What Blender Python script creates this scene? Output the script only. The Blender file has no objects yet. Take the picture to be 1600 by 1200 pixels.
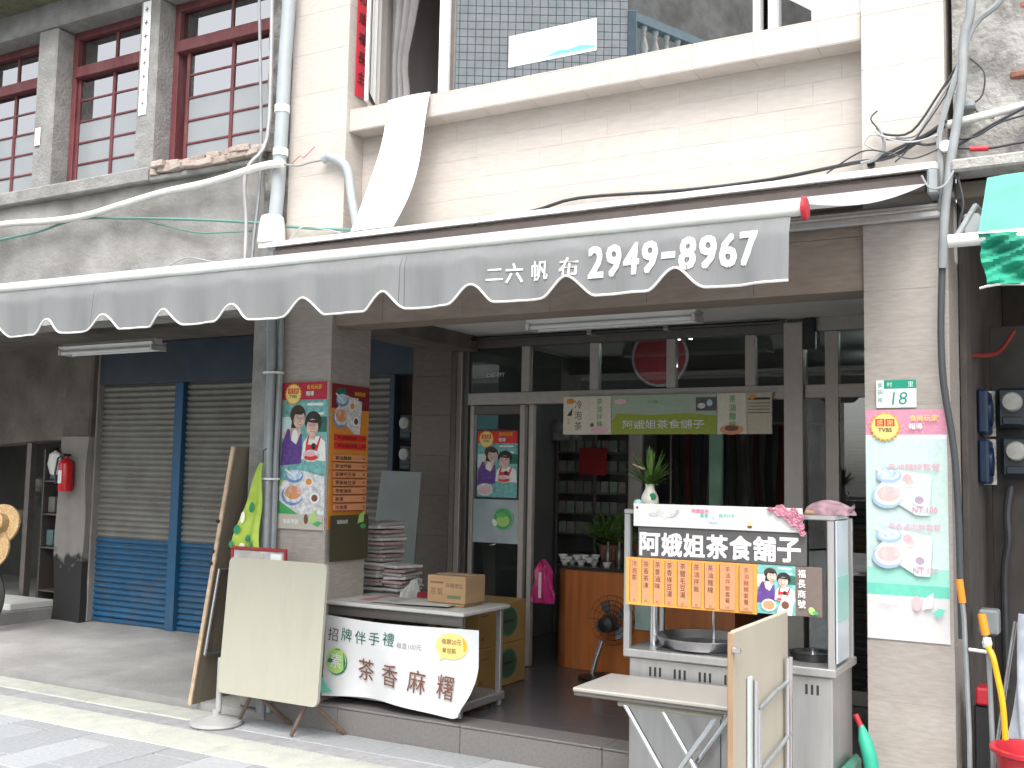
import bpy, math, random
from mathutils import Vector, Matrix
R = math.radians
scene = bpy.context.scene
COL = scene.collection
rnd = random.Random(7)

# ---------------------------------------------------------------- camera
cd = bpy.data.cameras.new('camera')
cam = bpy.data.objects.new('camera', cd)
COL.objects.link(cam)
cd.sensor_width = 36.0
cd.lens = 37.03
cd.clip_start = 0.05
cd.clip_end = 500
yaw, pitch, roll = R(29.42), R(5.03), R(1.09)
fwd = Vector((-math.sin(yaw) * math.cos(pitch), math.cos(yaw) * math.cos(pitch), math.sin(pitch)))
rt = fwd.cross(Vector((0, 0, 1))).normalized()
up = rt.cross(fwd)
r2 = rt * math.cos(roll) + up * math.sin(roll)
u2 = -rt * math.sin(roll) + up * math.cos(roll)
mw = Matrix(((r2.x, u2.x, -fwd.x, 0), (r2.y, u2.y, -fwd.y, -5.35), (r2.z, u2.z, -fwd.z, 1.6), (0, 0, 0, 1)))
cam.matrix_world = mw
scene.camera = cam

# ---------------------------------------------------------------- sky, sun, exposure
world = bpy.data.worlds.new('World')
scene.world = world
world.use_nodes = True
wn, wl = world.node_tree.nodes, world.node_tree.links
wn.clear()
sky = wn.new('ShaderNodeTexSky')
sky.sky_type = 'NISHITA'
sky.sun_disc = False
sky.sun_elevation = R(58)
sky.sun_rotation = R(200)
sky.air_density = 1.0
sky.dust_density = 4.0
sky.ozone_density = 1.0
hs = wn.new('ShaderNodeHueSaturation')
hs.inputs['Saturation'].default_value = 0.22
bg = wn.new('ShaderNodeBackground')
bg.inputs['Strength'].default_value = 0.15
wo = wn.new('ShaderNodeOutputWorld')
wl.new(sky.outputs[0], hs.inputs['Color'])
wl.new(hs.outputs[0], bg.inputs['Color'])
wl.new(bg.outputs[0], wo.inputs['Surface'])
sl = bpy.data.lights.new('sun', 'SUN')
sl.energy = 0.8
sl.angle = R(40)
sl.color = (1.0, 0.975, 0.94)
sun = bpy.data.objects.new('sun', sl)
COL.objects.link(sun)
# high bright cloud in front of the facade, a little to the right
sd = Vector((0.25, -0.62, 1.0)).normalized()
sun.rotation_euler = sd.to_track_quat('Z', 'Y').to_euler()
sun.location = (0, -8, 14)
sky.sun_elevation = math.asin(sd.z)
sky.sun_rotation = math.atan2(sd.x, sd.y)
vs = scene.view_settings
scene.display_settings.display_device = 'sRGB'
vs.view_transform = 'Standard'
vs.look = 'None'
vs.exposure = 1.62
vs.gamma = 1.0
vs.use_curve_mapping = False
scene.cycles.max_bounces = 8
scene.cycles.diffuse_bounces = 6
scene.cycles.glossy_bounces = 4
scene.cycles.transparent_max_bounces = 12
scene.cycles.caustics_reflective = False
scene.cycles.caustics_refractive = False

# ---------------------------------------------------------------- materials
MATS = {}
def M(name, col, rough=0.6, var=0.12, scale=6.0, bump=0.0, bscale=60.0, metal=0.0, col2=None,
      dirt=None, dscale=1.5, damt=0.5, jit=0.0, stretch=(1, 1, 1), spec=0.5, emit=0.0, trans=0.0, dlo=0.45, dhi=0.7):
    if name in MATS:
        return MATS[name]
    m = bpy.data.materials.new(name)
    m.use_nodes = True
    n, l = m.node_tree.nodes, m.node_tree.links
    b = n['Principled BSDF']
    b.inputs['Roughness'].default_value = rough
    b.inputs['Metallic'].default_value = metal
    b.inputs['Specular IOR Level'].default_value = spec
    geo = n.new('ShaderNodeNewGeometry')
    mp = n.new('ShaderNodeMapping')
    mp.inputs['Scale'].default_value = stretch
    l.new(geo.outputs['Position'], mp.inputs['Vector'])
    nz = n.new('ShaderNodeTexNoise')
    nz.inputs['Scale'].default_value = scale
    nz.inputs['Detail'].default_value = 5
    l.new(mp.outputs[0], nz.inputs['Vector'])
    rp = n.new('ShaderNodeValToRGB')
    c2 = col2 or tuple(min(1, c * (1 + var)) for c in col)
    c1 = tuple(c * (1 - var) for c in col)
    rp.color_ramp.elements[0].position = 0.3
    rp.color_ramp.elements[1].position = 0.7
    rp.color_ramp.elements[0].color = (*c1, 1)
    rp.color_ramp.elements[1].color = (*c2, 1)
    l.new(nz.outputs['Fac'], rp.inputs['Fac'])
    out = rp.outputs[0]
    if dirt:
        dz = n.new('ShaderNodeTexNoise')
        dz.inputs['Scale'].default_value = dscale
        dz.inputs['Detail'].default_value = 8
        dz.inputs['Roughness'].default_value = 0.65
        l.new(mp.outputs[0], dz.inputs['Vector'])
        mr = n.new('ShaderNodeMapRange')
        mr.inputs['From Min'].default_value = dlo
        mr.inputs['From Max'].default_value = dhi
        mr.inputs['To Max'].default_value = damt
        l.new(dz.outputs['Fac'], mr.inputs['Value'])
        mx = n.new('ShaderNodeMix')
        mx.data_type = 'RGBA'
        l.new(mr.outputs[0], mx.inputs['Factor'])
        l.new(out, mx.inputs['A'])
        mx.inputs['B'].default_value = (*dirt, 1)
        out = mx.outputs['Result']
    if jit:
        oi = n.new('ShaderNodeObjectInfo')
        mr2 = n.new('ShaderNodeMapRange')
        mr2.inputs['To Min'].default_value = 1 - jit
        mr2.inputs['To Max'].default_value = 1 + jit
        l.new(oi.outputs['Random'], mr2.inputs['Value'])
        hv = n.new('ShaderNodeHueSaturation')
        l.new(mr2.outputs[0], hv.inputs['Value'])
        l.new(out, hv.inputs['Color'])
        out = hv.outputs[0]
    l.new(out, b.inputs['Base Color'])
    if bump:
        bz = n.new('ShaderNodeTexNoise')
        bz.inputs['Scale'].default_value = bscale
        bz.inputs['Detail'].default_value = 6
        l.new(mp.outputs[0], bz.inputs['Vector'])
        bp = n.new('ShaderNodeBump')
        bp.inputs['Strength'].default_value = bump
        bp.inputs['Distance'].default_value = 0.02
        l.new(bz.outputs['Fac'], bp.inputs['Height'])
        l.new(bp.outputs[0], b.inputs['Normal'])
    if emit:
        l.new(out, b.inputs['Emission Color'])
        b.inputs['Emission Strength'].default_value = emit
    if trans:
        b.inputs['Subsurface Weight'].default_value = 0
        tr = n.new('ShaderNodeBsdfTranslucent')
        l.new(out, tr.inputs['Color'])
        ms = n.new('ShaderNodeMixShader')
        ms.inputs[0].default_value = trans
        l.new(b.outputs[0], ms.inputs[1])
        l.new(tr.outputs[0], ms.inputs[2])
        l.new(ms.outputs[0], n['Material Output'].inputs['Surface'])
    MATS[name] = m
    return m

def glass(name, tint, base, rough=0.0, wav=0.0):
    """window glass: clear or tinted pane that reflects the street; base = least share of reflection"""
    m = bpy.data.materials.new(name)
    m.use_nodes = True
    n, l = m.node_tree.nodes, m.node_tree.links
    n.remove(n['Principled BSDF'])
    fr = n.new('ShaderNodeFresnel')
    fr.inputs['IOR'].default_value = 1.5
    mr = n.new('ShaderNodeMapRange')
    mr.inputs['To Min'].default_value = base
    l.new(fr.outputs[0], mr.inputs['Value'])
    tp = n.new('ShaderNodeBsdfTransparent')
    tp.inputs['Color'].default_value = (*tint, 1)
    gl = n.new('ShaderNodeBsdfGlossy')
    gl.inputs['Roughness'].default_value = rough
    nz = n.new('ShaderNodeTexNoise')
    nz.inputs['Scale'].default_value = 1.5
    bp = n.new('ShaderNodeBump')
    bp.inputs['Strength'].default_value = wav
    bp.inputs['Distance'].default_value = 0.01
    geo = n.new('ShaderNodeNewGeometry')
    l.new(geo.outputs['Position'], nz.inputs['Vector'])
    l.new(nz.outputs['Fac'], bp.inputs['Height'])
    l.new(bp.outputs[0], gl.inputs['Normal'])
    ms = n.new('ShaderNodeMixShader')
    l.new(mr.outputs[0], ms.inputs[0])
    l.new(tp.outputs[0], ms.inputs[1])
    l.new(gl.outputs[0], ms.inputs[2])
    l.new(ms.outputs[0], n['Material Output'].inputs['Surface'])
    MATS[name] = m
    return m

# stone-look porcelain tile of the facade: fine slanting grain
tile = M('beige_stone_tile', (0.345, 0.308, 0.278), 0.42, 0.08, 14, 0.04, 90, col2=(0.40, 0.362, 0.33), jit=0.05, stretch=(1, 1, 5), dirt=(0.25, 0.21, 0.175), dscale=2.2, damt=0.3)  # darker copy for the columns below the awning, its shade put into the colour
tile_up = M('pale_stone_tile', (0.455, 0.413, 0.375), 0.42, 0.06, 12, 0.05, 90, col2=(0.49, 0.447, 0.408), jit=0.025, stretch=(1, 1, 5), dirt=(0.42, 0.38, 0.34), dscale=1.6, damt=0.3)  # paler copy of the facade tile above the awning, daylight put into the colour
grout = M('grey_grout', (0.30, 0.275, 0.25), 0.9, 0.1, 30)
grout_p = M('pale_grout', (0.47, 0.428, 0.388), 0.9, 0.05, 30)
concrete = M('weathered_concrete', (0.27, 0.262, 0.25), 0.9, 0.2, 3.5, 0.4, 35, dirt=(0.14, 0.135, 0.125), dscale=1.1, damt=0.75, dlo=0.46, dhi=0.66)
concrete2 = M('pier_concrete', (0.24, 0.236, 0.225), 0.92, 0.2, 7, 0.45, 45, dirt=(0.13, 0.13, 0.125), dscale=2.4, damt=0.55)
darkstone = M('stained_dark_concrete', (0.13, 0.125, 0.115), 0.95, 0.35, 9, 0.6, 40, dirt=(0.27, 0.265, 0.25), dscale=5, damt=0.8, dlo=0.5, dhi=0.6)
moss = M('mossy_concrete', (0.10, 0.10, 0.07), 0.95, 0.4, 7, 0.8, 30, dirt=(0.10, 0.115, 0.02), dscale=3, damt=0.8)
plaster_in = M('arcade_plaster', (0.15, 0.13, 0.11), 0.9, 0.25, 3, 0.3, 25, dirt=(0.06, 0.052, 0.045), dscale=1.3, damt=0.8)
pier_paint = M('dirty_pier_plaster', (0.25, 0.235, 0.22), 0.9, 0.2, 5, 0.3, 25, dirt=(0.13, 0.12, 0.115), dscale=2.5, damt=0.6)
black_dirt = M('black_bitumen_paint', (0.018, 0.018, 0.018), 0.8, 0.4, 10, 0.3, 30)
apron = M('worn_concrete_floor', (0.30, 0.295, 0.285), 0.85, 0.14, 2.2, 0.25, 40, dirt=(0.21, 0.205, 0.195), dscale=1.2, damt=0.75, dlo=0.46, dhi=0.64)
kerb_pale = M('pale_kerb_stone', (0.38, 0.385, 0.35), 0.85, 0.12, 9, 0.25, 60, jit=0.06, dirt=(0.40, 0.42, 0.34), dscale=3, damt=0.7)
kerb_grey = M('grey_drain_strip', (0.27, 0.27, 0.275), 0.85, 0.15, 12, 0.2, 60, jit=0.06)
paver = M('granite_paver', (0.285, 0.295, 0.305), 0.8, 0.12, 40, 0.2, 90, jit=0.16, dirt=(0.27, 0.28, 0.285), dscale=3, damt=0.55)
street_m = M('street_bedding', (0.24, 0.24, 0.235), 0.9, 0.2, 10, 0.3, 60)
granite = M('dark_polished_granite', (0.085, 0.08, 0.083), 0.22, 0.2, 60, 0.0, jit=0.06)
step_m = M('step_granite', (0.165, 0.155, 0.148), 0.5, 0.12, 60, 0.05, 80, jit=0.03)
ceil_m = M('arcade_ceiling_paint', (0.72, 0.71, 0.68), 0.85, 0.06, 3, 0.05, 30)
beamtile = M('brown_beam_tile', (0.27, 0.22, 0.185), 0.45, 0.12, 12, 0.05, 90, stretch=(1, 1, 4), jit=0.05, dirt=(0.19, 0.13, 0.1), dscale=2, damt=0.6)
alu = M('anodised_aluminium', (0.42, 0.385, 0.355), 0.4, 0.06, 20, 0.0, metal=0.3)
alu_dark = M('brown_aluminium', (0.15, 0.135, 0.125), 0.42, 0.08, 20, metal=0.5)
alu_white = M('white_window_aluminium', (0.70, 0.69, 0.67), 0.4, 0.05, 20)
steel = M('brushed_stainless', (0.46, 0.455, 0.45), 0.38, 0.07, 30, 0.03, 200, metal=0.75, stretch=(1, 1, 0.1))
steel_d = M('stainless_pan', (0.62, 0.62, 0.64), 0.3, 0.1, 10, metal=0.95)
chrome = M('chromed_tube', (0.66, 0.66, 0.67), 0.18, 0.05, 10, metal=0.9)
galv = M('galvanised_pipe', (0.26, 0.28, 0.29), 0.5, 0.1, 12, metal=0.3)
pvc = M('grey_pvc_pipe', (0.31, 0.345, 0.36), 0.45, 0.08, 6, dirt=(0.3, 0.3, 0.29), dscale=4, damt=0.4)
pvc_w = M('white_pvc_pipe', (0.68, 0.68, 0.65), 0.5, 0.08, 6, dirt=(0.45, 0.44, 0.4), dscale=4, damt=0.5)
red_wood = M('faded_red_paint', (0.125, 0.03, 0.034), 0.7, 0.25, 14, 0.2, 60, dirt=(0.17, 0.09, 0.09), dscale=6, damt=0.5, stretch=(1, 1, 0.3))
frost = M('frosted_glass_pane', (0.25, 0.268, 0.278), 0.25, 0.06, 3, 0.02, 80)
blue_paint = M('blue_shutter_paint', (0.012, 0.082, 0.175), 0.5, 0.12, 8, 0.05, 60, dirt=(0.07, 0.08, 0.10), dscale=3.5, damt=0.55, dlo=0.5, dhi=0.7)
slat_m = M('weathered_grey_slat', (0.20, 0.195, 0.175), 0.5, 0.1, 6, 0.05, 60, dirt=(0.13, 0.11, 0.095), dscale=2.5, damt=0.6)
blue_dark = M('dark_blue_steel', (0.03, 0.05, 0.075), 0.5, 0.2, 5, dirt=(0.06, 0.055, 0.05), dscale=3, damt=0.5)
canvas = M('grey_awning_canvas', (0.255, 0.26, 0.265), 0.8, 0.1, 5, 0.12, 40, stretch=(3, 3, 0.35), dirt=(0.20, 0.20, 0.195), dscale=5, damt=0.6, trans=0.3)
canvas_w = M('white_awning_canvas', (0.68, 0.68, 0.68), 0.8, 0.05, 6, trans=0.25)
rod_w = M('white_awning_tube', (0.66, 0.69, 0.66), 0.4, 0.06, 5, dirt=(0.46, 0.5, 0.36), dscale=2, damt=0.45)
hood_m = M('white_awning_hood', (0.72, 0.71, 0.69), 0.45, 0.05, 8)
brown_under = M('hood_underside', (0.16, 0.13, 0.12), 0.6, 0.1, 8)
paintw = M('white_stencil_paint', (0.64, 0.635, 0.61), 0.8, 0.06, 40)
black_p = M('black_plastic', (0.012, 0.012, 0.013), 0.4, 0.2, 10)
cablek = M('black_cable', (0.03, 0.032, 0.036), 0.6, 0.2, 10)
cableg = M('grey_cable', (0.23, 0.24, 0.245), 0.6, 0.15, 10)
cablew = M('pale_cable', (0.36, 0.355, 0.36), 0.6, 0.1, 10)
cabgreen = M('green_wire', (0.10, 0.22, 0.19), 0.6, 0.1, 10)
cream = M('cream_laminate', (0.37, 0.36, 0.29), 0.5, 0.07, 3, 0.05, 40, dirt=(0.30, 0.295, 0.245), dscale=3, damt=0.6, stretch=(2, 2, 0.5))
cream2 = M('birch_plywood', (0.41, 0.37, 0.30), 0.55, 0.07, 4, 0.05, 40, dirt=(0.34, 0.295, 0.235), dscale=2, damt=0.6, stretch=(2, 2, 0.5))
brownwood = M('worn_brown_hardboard', (0.185, 0.155, 0.115), 0.7, 0.25, 6, 0.15, 40, dirt=(0.10, 0.075, 0.06), dscale=3, damt=0.7, stretch=(2, 2, 0.4))
woodedge = M('raw_wood_edge', (0.46, 0.34, 0.23), 0.6, 0.2, 20, 0.1, 60)
rust = M('brown_painted_steel', (0.16, 0.11, 0.085), 0.5, 0.3, 12, 0.1, 60, metal=0.3)
counter_w = M('orange_cherry_veneer', (0.38, 0.125, 0.035), 0.3, 0.18, 5, 0.02, 60, stretch=(4, 4, 0.5))
card = M('brown_cardboard', (0.36, 0.235, 0.125), 0.85, 0.1, 5, 0.08, 50, stretch=(1, 1, 3))
card_y = M('yellow_cardboard', (0.30, 0.18, 0.055), 0.8, 0.1, 5, 0.05, 50)
white_p = M('white_paint', (0.66, 0.66, 0.64), 0.5, 0.05, 8)
white_pl = M('white_plastic', (0.60, 0.595, 0.57), 0.35, 0.05, 8)
paper = M('newsprint', (0.50, 0.49, 0.47), 0.85, 0.1, 30, 0.1, 60, jit=0.18)
red_p = M('red_plastic', (0.42, 0.018, 0.03), 0.35, 0.12, 6)
red_ext = M('extinguisher_red', (0.48, 0.012, 0.016), 0.25, 0.08, 5)
pink_p = M('pink_plastic_film', (0.55, 0.035, 0.20), 0.3, 0.25, 9, 0.25, 25, trans=0.25)
pink_c = M('dusty_pink_cloth', (0.27, 0.17, 0.20), 0.85, 0.35, 28, 0.3, 90)
petal = M('pink_petals', (0.58, 0.24, 0.32), 0.6, 0.3, 40, trans=0.2)
leaf = M('leaf_green', (0.075, 0.15, 0.028), 0.5, 0.4, 25, trans=0.25)
green_net = M('green_awning_net', (0.02, 0.30, 0.19), 0.6, 0.3, 9, 0.9, 14, trans=0.3)
green_top = M('pale_green_net', (0.16, 0.52, 0.40), 0.7, 0.1, 5, 0.2, 30, trans=0.4)
green_p = M('green_plastic', (0.03, 0.33, 0.22), 0.4, 0.15, 6)
lime = M('lime_printed_cloth', (0.45, 0.60, 0.10), 0.8, 0.12, 12, 0.1, 50, trans=0.2)
lime_d = M('green_leaf_print', (0.02, 0.22, 0.10), 0.8, 0.1, 12)
lime_w = M('pale_print', (0.72, 0.75, 0.6), 0.8, 0.05, 12)
orange_p = M('orange_grip', (0.85, 0.27, 0.015), 0.45, 0.1, 8)
yellow_p = M('yellow_hose', (0.75, 0.40, 0.01), 0.4, 0.08, 8)
straw = M('straw_weave', (0.46, 0.31, 0.15), 0.85, 0.3, 60, 0.4, 150)
brick_m = M('broken_brick', (0.36, 0.29, 0.25), 0.92, 0.22, 12, 0.5, 60, jit=0.18, dirt=(0.42, 0.39, 0.35), dscale=6, damt=0.8)
brick_r = M('red_brick', (0.24, 0.105, 0.075), 0.9, 0.25, 12, 0.4, 60, jit=0.15)
rplaster = M('flaking_plaster', (0.34, 0.33, 0.31), 0.92, 0.18, 5, 0.6, 40, dirt=(0.15, 0.145, 0.135), dscale=3.2, damt=0.9, dlo=0.47, dhi=0.58)
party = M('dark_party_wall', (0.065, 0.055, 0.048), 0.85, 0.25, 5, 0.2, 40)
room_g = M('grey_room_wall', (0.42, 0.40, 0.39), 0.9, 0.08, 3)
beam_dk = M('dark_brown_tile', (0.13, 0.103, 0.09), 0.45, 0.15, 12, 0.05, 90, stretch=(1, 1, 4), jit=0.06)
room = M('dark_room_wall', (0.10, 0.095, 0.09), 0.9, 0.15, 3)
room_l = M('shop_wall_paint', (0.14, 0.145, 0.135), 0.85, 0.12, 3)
curtain = M('grey_curtain', (0.34, 0.33, 0.33), 0.9, 0.1, 10, trans=0.2)
meterbox = M('meter_casing', (0.014, 0.022, 0.03), 0.4, 0.2, 10)
meterblue = M('blue_meter_casing', (0.006, 0.02, 0.055), 0.35, 0.2, 10)
dial = M('meter_dial', (0.34, 0.34, 0.32), 0.3, 0.1, 30)
rubber = M('rubber', (0.025, 0.024, 0.023), 0.8, 0.2, 10)
tubeoff = M('fluorescent_tube', (0.72, 0.73, 0.72), 0.3, 0.03, 10)
tubeon = M('lit_fluorescent_tube', (0.9, 0.97, 1.0), 0.3, 0.01, 10, emit=7.0)
slat_in = M('interior_blind', (0.16, 0.185, 0.175), 0.6, 0.1, 10)
g_clear = glass('clear_shop_glass', (0.72, 0.77, 0.76), 0.09, 0.0, 0.0)
g_up = glass('reflecting_window_glass', (0.30, 0.32, 0.33), 0.72, 0.0, 0.015)
g_old = glass('old_window_glass', (0.30, 0.33, 0.34), 0.42, 0.0, 0.04)
teal_t = M('grey_glazed_tile', (0.72, 0.74, 0.75), 0.35, 0.1, 4, jit=0.0)
teal_g = M('teal_grout', (0.13, 0.33, 0.32), 0.9, 0.1, 10)
bluegrey = M('blue_grey_trim', (0.20, 0.29, 0.34), 0.5, 0.1, 6)

PHOTO = ('skin', 'dark_hair', 'teal', 'purple', 'bowl_blue', 'pale_blue', 'pale_grey', 'deep_green')
def soiled_pier():
    """plaster pier whose foot was tarred black up to a ragged line"""
    m = M('tarred_pier_plaster', (0.25, 0.235, 0.22), 0.9, 0.2, 5, 0.3, 25, dirt=(0.13, 0.12, 0.115), dscale=2.5, damt=0.6)
    n, l = m.node_tree.nodes, m.node_tree.links
    b = n['Principled BSDF']
    src = b.inputs['Base Color'].links[0].from_socket
    geo = n.new('ShaderNodeNewGeometry'); sep = n.new('ShaderNodeSeparateXYZ'); l.new(geo.outputs['Position'], sep.inputs[0])
    nz = n.new('ShaderNodeTexNoise'); nz.inputs['Scale'].default_value = 9; nz.inputs['Detail'].default_value = 6; l.new(geo.outputs['Position'], nz.inputs['Vector'])
    ma = n.new('ShaderNodeMath'); ma.operation = 'MULTIPLY_ADD'; ma.inputs[1].default_value = 0.45; l.new(nz.outputs['Fac'], ma.inputs[0]); l.new(sep.outputs['Z'], ma.inputs[2])
    mr = n.new('ShaderNodeMapRange'); mr.inputs['From Min'].default_value = 0.90; mr.inputs['From Max'].default_value = 0.98; l.new(ma.outputs[0], mr.inputs['Value'])
    mx = n.new('ShaderNodeMix'); mx.data_type = 'RGBA'; mx.inputs['A'].default_value = (0.02, 0.02, 0.02, 1)
    l.new(mr.outputs[0], mx.inputs['Factor']); l.new(src, mx.inputs['B']); l.new(mx.outputs['Result'], b.inputs['Base Color'])
    return m
pier_tar = soiled_pier()
def flat(name, col, rough=0.55):
    return M('print_' + name, col, rough, 0.05 if name not in PHOTO else 0.32, 40 if name not in PHOTO else 38)
P_W = flat('white', (0.75, 0.75, 0.74)); P_K = flat('black', (0.02, 0.02, 0.022)); P_G = flat('dark_grey', (0.085, 0.08, 0.08))
P_R = flat('crimson', (0.42, 0.018, 0.05)); P_RD = flat('red', (0.62, 0.03, 0.02)); P_Y = flat('yellow', (0.80, 0.42, 0.015))
P_YL = flat('pale_yellow', (0.80, 0.62, 0.22)); P_O = flat('orange', (0.62, 0.24, 0.035)); P_OP = flat('salmon', (0.62, 0.27, 0.13))
P_T = flat('teal', (0.16, 0.40, 0.38)); P_MINT = flat('mint', (0.54, 0.67, 0.64)); P_MG = flat('sea_green', (0.14, 0.55, 0.42))
P_SK = flat('skin', (0.58, 0.41, 0.34)); P_HAIR = flat('dark_hair', (0.02, 0.017, 0.015)); P_PU = flat('purple', (0.11, 0.05, 0.24))
P_PK = flat('pink', (0.72, 0.15, 0.30)); P_PKL = flat('pale_pink', (0.66, 0.42, 0.45)); P_GR = flat('leaf_green', (0.06, 0.34, 0.10))
P_LG = flat('light_green', (0.36, 0.58, 0.16)); P_OL = flat('olive_green', (0.27, 0.33, 0.03)); P_BL = flat('bowl_blue', (0.16, 0.26, 0.50)); P_LB = flat('pale_blue', (0.50, 0.62, 0.74))
P_BR = flat('brown', (0.16, 0.06, 0.035)); P_BG = flat('beige', (0.46, 0.43, 0.36)); P_OLD = flat('dark_olive', (0.06, 0.055, 0.03))
P_DG = flat('deep_green', (0.02, 0.13, 0.09)); P_CR = flat('cream', (0.62, 0.58, 0.48)); P_MAR = flat('maroon', (0.20, 0.012, 0.02)); P_LV = flat('pale_grey', (0.60, 0.60, 0.60))
P_RC = flat('couplet_red', (0.72, 0.045, 0.07)); P_SIGNG = flat('sign_green', (0.0, 0.27, 0.17))

# ---------------------------------------------------------------- building blocks
WLOC = {}
def tag(o, label=None, cat=None, group=None, kind=None):
    if label: o['label'] = label
    if cat: o['category'] = cat
    if group: o['group'] = group
    if kind: o['kind'] = kind
    return o
def thing(name, label, cat, loc=(0, 0, 0), group=None, rotz=0.0):
    o = bpy.data.objects.new(name, None)
    o.empty_display_size = 0.1
    COL.objects.link(o)
    o.location = loc
    o.rotation_euler = (0, 0, rotz)
    WLOC[o.name] = Vector(loc)
    return tag(o, label, cat, group)

class MB:
    def __init__(s):
        s.v, s.f, s.mi = [], [], []
    def add(s, vs, fs, m=0):
        k = len(s.v)
        s.v += [tuple(p) for p in vs]
        s.f += [tuple(i + k for i in f) for f in fs]
        s.mi += [m] * len(fs)
        return s
    def box(s, x0, x1, y0, y1, z0, z1, c=0.0, m=0):
        if x1 < x0: x0, x1 = x1, x0
        if y1 < y0: y0, y1 = y1, y0
        if z1 < z0: z0, z1 = z1, z0
        c = min(c, 0.45 * (x1 - x0), 0.45 * (y1 - y0), 0.45 * (z1 - z0))
        if c <= 0:
            vs = [(x, y, z) for x in (x0, x1) for y in (y0, y1) for z in (z0, z1)]
            return s.add(vs, [(0, 1, 3, 2), (4, 6, 7, 5), (0, 4, 5, 1), (2, 3, 7, 6), (0, 2, 6, 4), (1, 5, 7, 3)], m)
        lo, hi = (x0, y0, z0), (x1, y1, z1)
        vs, idx = [], {}
        for cx in (0, 1):
            for cy in (0, 1):
                for cz in (0, 1):
                    cc = (cx, cy, cz)
                    for ax in range(3):
                        p = []
                        for k in range(3):
                            e = hi[k] if cc[k] else lo[k]
                            if k != ax: e += -c if cc[k] else c
                            p.append(e)
                        idx[(cc, ax)] = len(vs)
                        vs.append(p)
        fs = []
        for ax in range(3):
            a, b = (ax + 1) % 3, (ax + 2) % 3
            for sd_ in (0, 1):
                q = []
                for (i, j) in ((0, 0), (1, 0), (1, 1), (0, 1)):
                    t = [0, 0, 0]; t[ax] = sd_; t[a] = i; t[b] = j
                    q.append(idx[(tuple(t), ax)])
                fs.append(q if sd_ else q[::-1])
            for i in (0, 1):
                for j in (0, 1):
                    t0 = [0, 0, 0]; t0[a] = i; t0[b] = j; t1 = list(t0); t1[ax] = 1
                    t0, t1 = tuple(t0), tuple(t1)
                    q = [idx[(t0, a)], idx[(t1, a)], idx[(t1, b)], idx[(t0, b)]]
                    fs.append(q if (i != j) else q[::-1])
        for t in [(i, j, k) for i in (0, 1) for j in (0, 1) for k in (0, 1)]:
            q = [idx[(t, 0)], idx[(t, 1)], idx[(t, 2)]]
            fs.append(q if sum(t) % 2 else q[::-1])
        return s.add(vs, fs, m)
    def tube(s, pts, r, n=8, m=0, cap=True):
        pts = [Vector(p) for p in pts]
        rs = r if isinstance(r, (list, tuple)) else [r] * len(pts)
        t0 = (pts[1] - pts[0]).normalized()
        a = Vector((0, 0, 1)) if abs(t0.z) < 0.9 else Vector((1, 0, 0))
        nrm = t0.cross(a).normalized()
        vs, fs = [], []
        for i, p in enumerate(pts):
            t = (pts[min(i + 1, len(pts) - 1)] - pts[max(i - 1, 0)])
            t = t.normalized() if t.length > 1e-9 else t0
            nrm = (nrm - t * nrm.dot(t)).normalized()
            bn = t.cross(nrm)
            for k in range(n):
                an = 2 * math.pi * k / n
                vs.append(p + (nrm * math.cos(an) + bn * math.sin(an)) * rs[i])
        for i in range(len(pts) - 1):
            for k in range(n):
                k2 = (k + 1) % n
                fs.append((i * n + k, i * n + k2, (i + 1) * n + k2, (i + 1) * n + k))
        if cap:
            fs.append(tuple(range(n))[::-1])
            fs.append(tuple((len(pts) - 1) * n + k for k in range(n)))
        return s.add(vs, fs, m)
    def lathe(s, c, prof, n=24, m=0, axis='z', sx=1.0, sy=1.0, cap=True):
        vs, fs = [], []
        for (r, h) in prof:
            for k in range(n):
                a = 2 * math.pi * k / n
                x, y = r * math.cos(a) * sx, r * math.sin(a) * sy
                if axis == 'z': p = (c[0] + x, c[1] + y, c[2] + h)
                elif axis == 'y': p = (c[0] + x, c[1] + h, c[2] + y)
                else: p = (c[0] + h, c[1] + x, c[2] + y)
                vs.append(p)
        for i in range(len(prof) - 1):
            for k in range(n):
                k2 = (k + 1) % n
                fs.append((i * n + k, i * n + k2, (i + 1) * n + k2, (i + 1) * n + k))
        if cap and prof[0][0] > 1e-6: fs.append(tuple(range(n))[::-1])
        if cap and prof[-1][0] > 1e-6: fs.append(tuple((len(prof) - 1) * n + k for k in range(n)))
        return s.add(vs, fs, m)
    def grid(s, fn, nu, nv, m=0, back=None):
        """surface fn(u,v) for u,v in 0..1; back = (dx,dy,dz) gives it thickness"""
        vs = [fn(i / nu, j / nv) for j in range(nv + 1) for i in range(nu + 1)]
        w = nu + 1
        fs = [(j * w + i, j * w + i + 1, (j + 1) * w + i + 1, (j + 1) * w + i) for j in range(nv) for i in range(nu)]
        if back:
            k = len(vs)
            vs = vs + [tuple(p[q] + back[q] for q in range(3)) for p in vs]
            fs += [tuple(i + k for i in f[::-1]) for f in fs]
            rim = [i for i in range(w)] + [j * w + nu for j in range(1, nv + 1)] + [nv * w + i for i in range(nu - 1, -1, -1)] + [j * w for j in range(nv - 1, 0, -1)]
            for a, b in zip(rim, rim[1:] + rim[:1]):
                fs.append((b, a, a + k, b + k))
        return s.add(vs, fs, m)
    def prism(s, poly, d, m=0):
        """closed polygon of 3-D points, extruded by vector d"""
        k = len(poly)
        vs = list(poly) + [tuple(p[q] + d[q] for q in range(3)) for p in poly]
        fs = [tuple(range(k)), tuple(range(2 * k - 1, k - 1, -1))] + [((i + 1) % k, i, i + k, (i + 1) % k + k) for i in range(k)]
        return s.add(vs, fs, m)
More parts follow.
